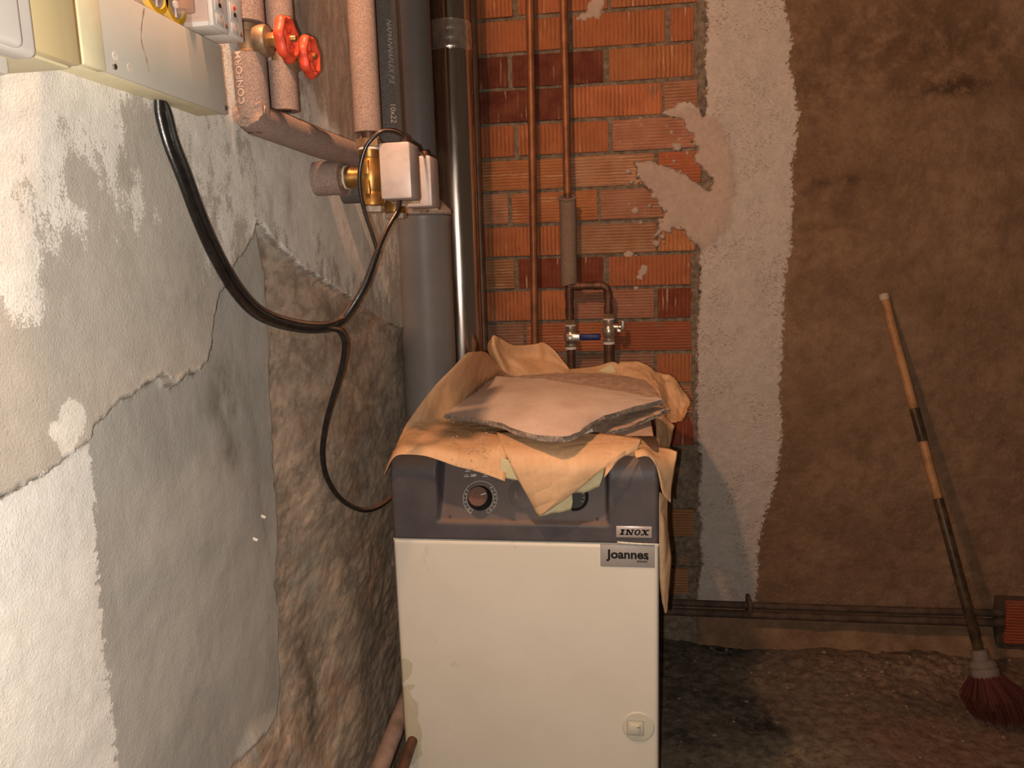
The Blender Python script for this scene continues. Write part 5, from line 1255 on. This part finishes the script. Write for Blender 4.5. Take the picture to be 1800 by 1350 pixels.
# conduit low on the left wall
a = onX(668, 1350, -0.435); b = onX(720, 1216, -0.435)
d_ = (b - a)
bm = B(); tube(bm, [a - d_ * 1.2, a, b, b + d_ * 1.5], 0.0165, 18, smooth=False); o = obj('wall_conduit', bm, 'sheath_conduit'); tag(o, 'dusty pinkish pipe low on the left wall beside the boiler', 'pipe')
bm = B(); tube(bm, [a - d_ * 1.2 + Vector((0.034, 0, -0.02)), b + d_ * 1.5 + Vector((0.034, 0, -0.02))], 0.010, 14, smooth=False); o = obj('wall_conduit', bm, 'copper_dark'); tag(o, 'thin dark pipe between the dusty pipe and the boiler', 'pipe')

foot = onZ(1742, 1240, 0.02); tip = onY(1553, 517, WY - 0.022)
hd0 = onY(1722, 1150, foot.y + 0.02)
broom = thing('broom', 'old broom with a long wooden handle leaning against the brown wall', 'broom', (foot.x, foot.y, 0))
ax_ = (tip - hd0); Ln = ax_.length; ad = ax_.normalized()
def fr(py): 
    """fraction along the handle whose picture row is py"""
    lo2, hi2 = 0.0, 1.0
    for _ in range(30):
        m_ = (lo2 + hi2) / 2; q = hd0 + ax_ * m_; v_ = RW.T @ (np.array(q) - CAM); r_ = 675 - F * v_[1] / -v_[2]
        if r_ > py: lo2 = m_
        else: hi2 = m_
    return lo2
segs = [(0.0, fr(876), 'handle_dark', 0.0122, 'lower_handle'), (fr(876), fr(776), 'handle_tan', 0.0116, 'bare_wood'), (fr(776), fr(718), 'handle_dark', 0.0122, 'dark_band'), (fr(718), fr(528), 'handle_tan', 0.0116, 'upper_handle'), (fr(528), 1.0, 'handle_cap', 0.0132, 'end_cap')]
for (a, b, mt, r_, nm) in segs:
    bm = B(); lathe(bm, [(r_ * 0.9, a * Ln), (r_, a * Ln + 0.003), (r_, b * Ln - 0.003), (r_ * 0.9, b * Ln)], hd0, ad, 18); obj(nm, bm, mt, broom)
bm = B(); lathe(bm, [(0.015, 0.012), (0.020, 0.010), (0.021, -0.012), (0.029, -0.018), (0.033, -0.026), (0.032, -0.032), (0.034, -0.036), (0.033, -0.054)], hd0, ad, 28); obj('collar', bm, 'broom_collar', broom)
# bristles: many stiff fibres fanning down to the floor
bm = B(); rb = random.Random(2)
_, bu, bv = frame_of(ad)
ht = hd0.z
for k in range(900):
    a = rb.uniform(0, 2 * math.pi); q = math.sqrt(rb.random())
    root = hd0 - ad * 0.045 + (bu * math.cos(a) + bv * math.sin(a)) * 0.031 * q
    out = (bu * math.cos(a) + bv * math.sin(a)) * (0.105 * q + rb.uniform(-0.008, 0.008))
    ln = (root.z - 0.006) / max(0.2, ad.z) * rb.uniform(0.92, 1.0)
    tipb = root - ad * ln + out * 0.35 + Vector((0.012, 0, 0))
    tipb.z = max(tipb.z, 0.004)
    midb = root.lerp(tipb, 0.5) + out * 0.24
    w_ = Vector((rb.uniform(-1, 1), rb.uniform(-1, 1), 0)).normalized() * 0.0011
    vs = [bm.verts.new(v_) for v_ in (root - w_, root + w_, midb + w_, midb - w_, tipb + w_ * .6, tipb - w_ * .6)]
    bm.faces.new((vs[0], vs[1], vs[2], vs[3])); bm.faces.new((vs[3], vs[2], vs[4], vs[5]))
o = obj('bristles', bm, 'bristle', broom, smooth=False); o['kind'] = 'stuff'
bm = B(); lathe(bm, [(0.031, -0.046), (0.044, -0.08), (0.052, -0.11), (0.048, -0.125)], hd0, ad, 28); obj('bristle_core', bm, 'bristle', broom)

p0 = onY(1757, 1054, WY - 0.04)
st_ = thing('brick_stub', 'red hollow brick stub standing on the floor at the right edge', 'brick stub', (p0.x + 0.06, WY - 0.07, 0))
bm = B(); box(bm, (p0.x, WY - 0.04, -0.01), (p0.x + 0.16, WY - 0.004, p0.z), 0.004); obj('mortar_bed', bm, 'rust_pipe', st_)
o = bpy.data.objects.new('brick', brick_me); link(o, st_)
o.location = Vector((p0.x + 0.076, WY - 0.036, p0.z * 0.60)) - st_.location; o.scale = (0.12, 0.03, p0.z * 0.78); o.color = (0.33, 0.07, 0.03, 1)
o.material_slots[0].link = 'OBJECT'; o.material_slots[0].material = MATS['brick_horizontal']

# two white plugs left in the grey render
for (a, b, lab) in ((461, 907, 'small white plug in the grey render, the upper of two'), (447, 947, 'small white plug in the grey render, the lower of two')):
    p = onX(a, b, WX); bm = B(); lathe(bm, [(0.0020, -0.012), (0.0021, 0.0055), (0.0012, 0.0062)], p + Vector((-0.001, 0, 0)), (1, 0.1, -0.5), 10)
    o = obj('wall_plug', bm, 'ptfe'); tag(o, lab, 'wall plug', 'white plugs in the render')
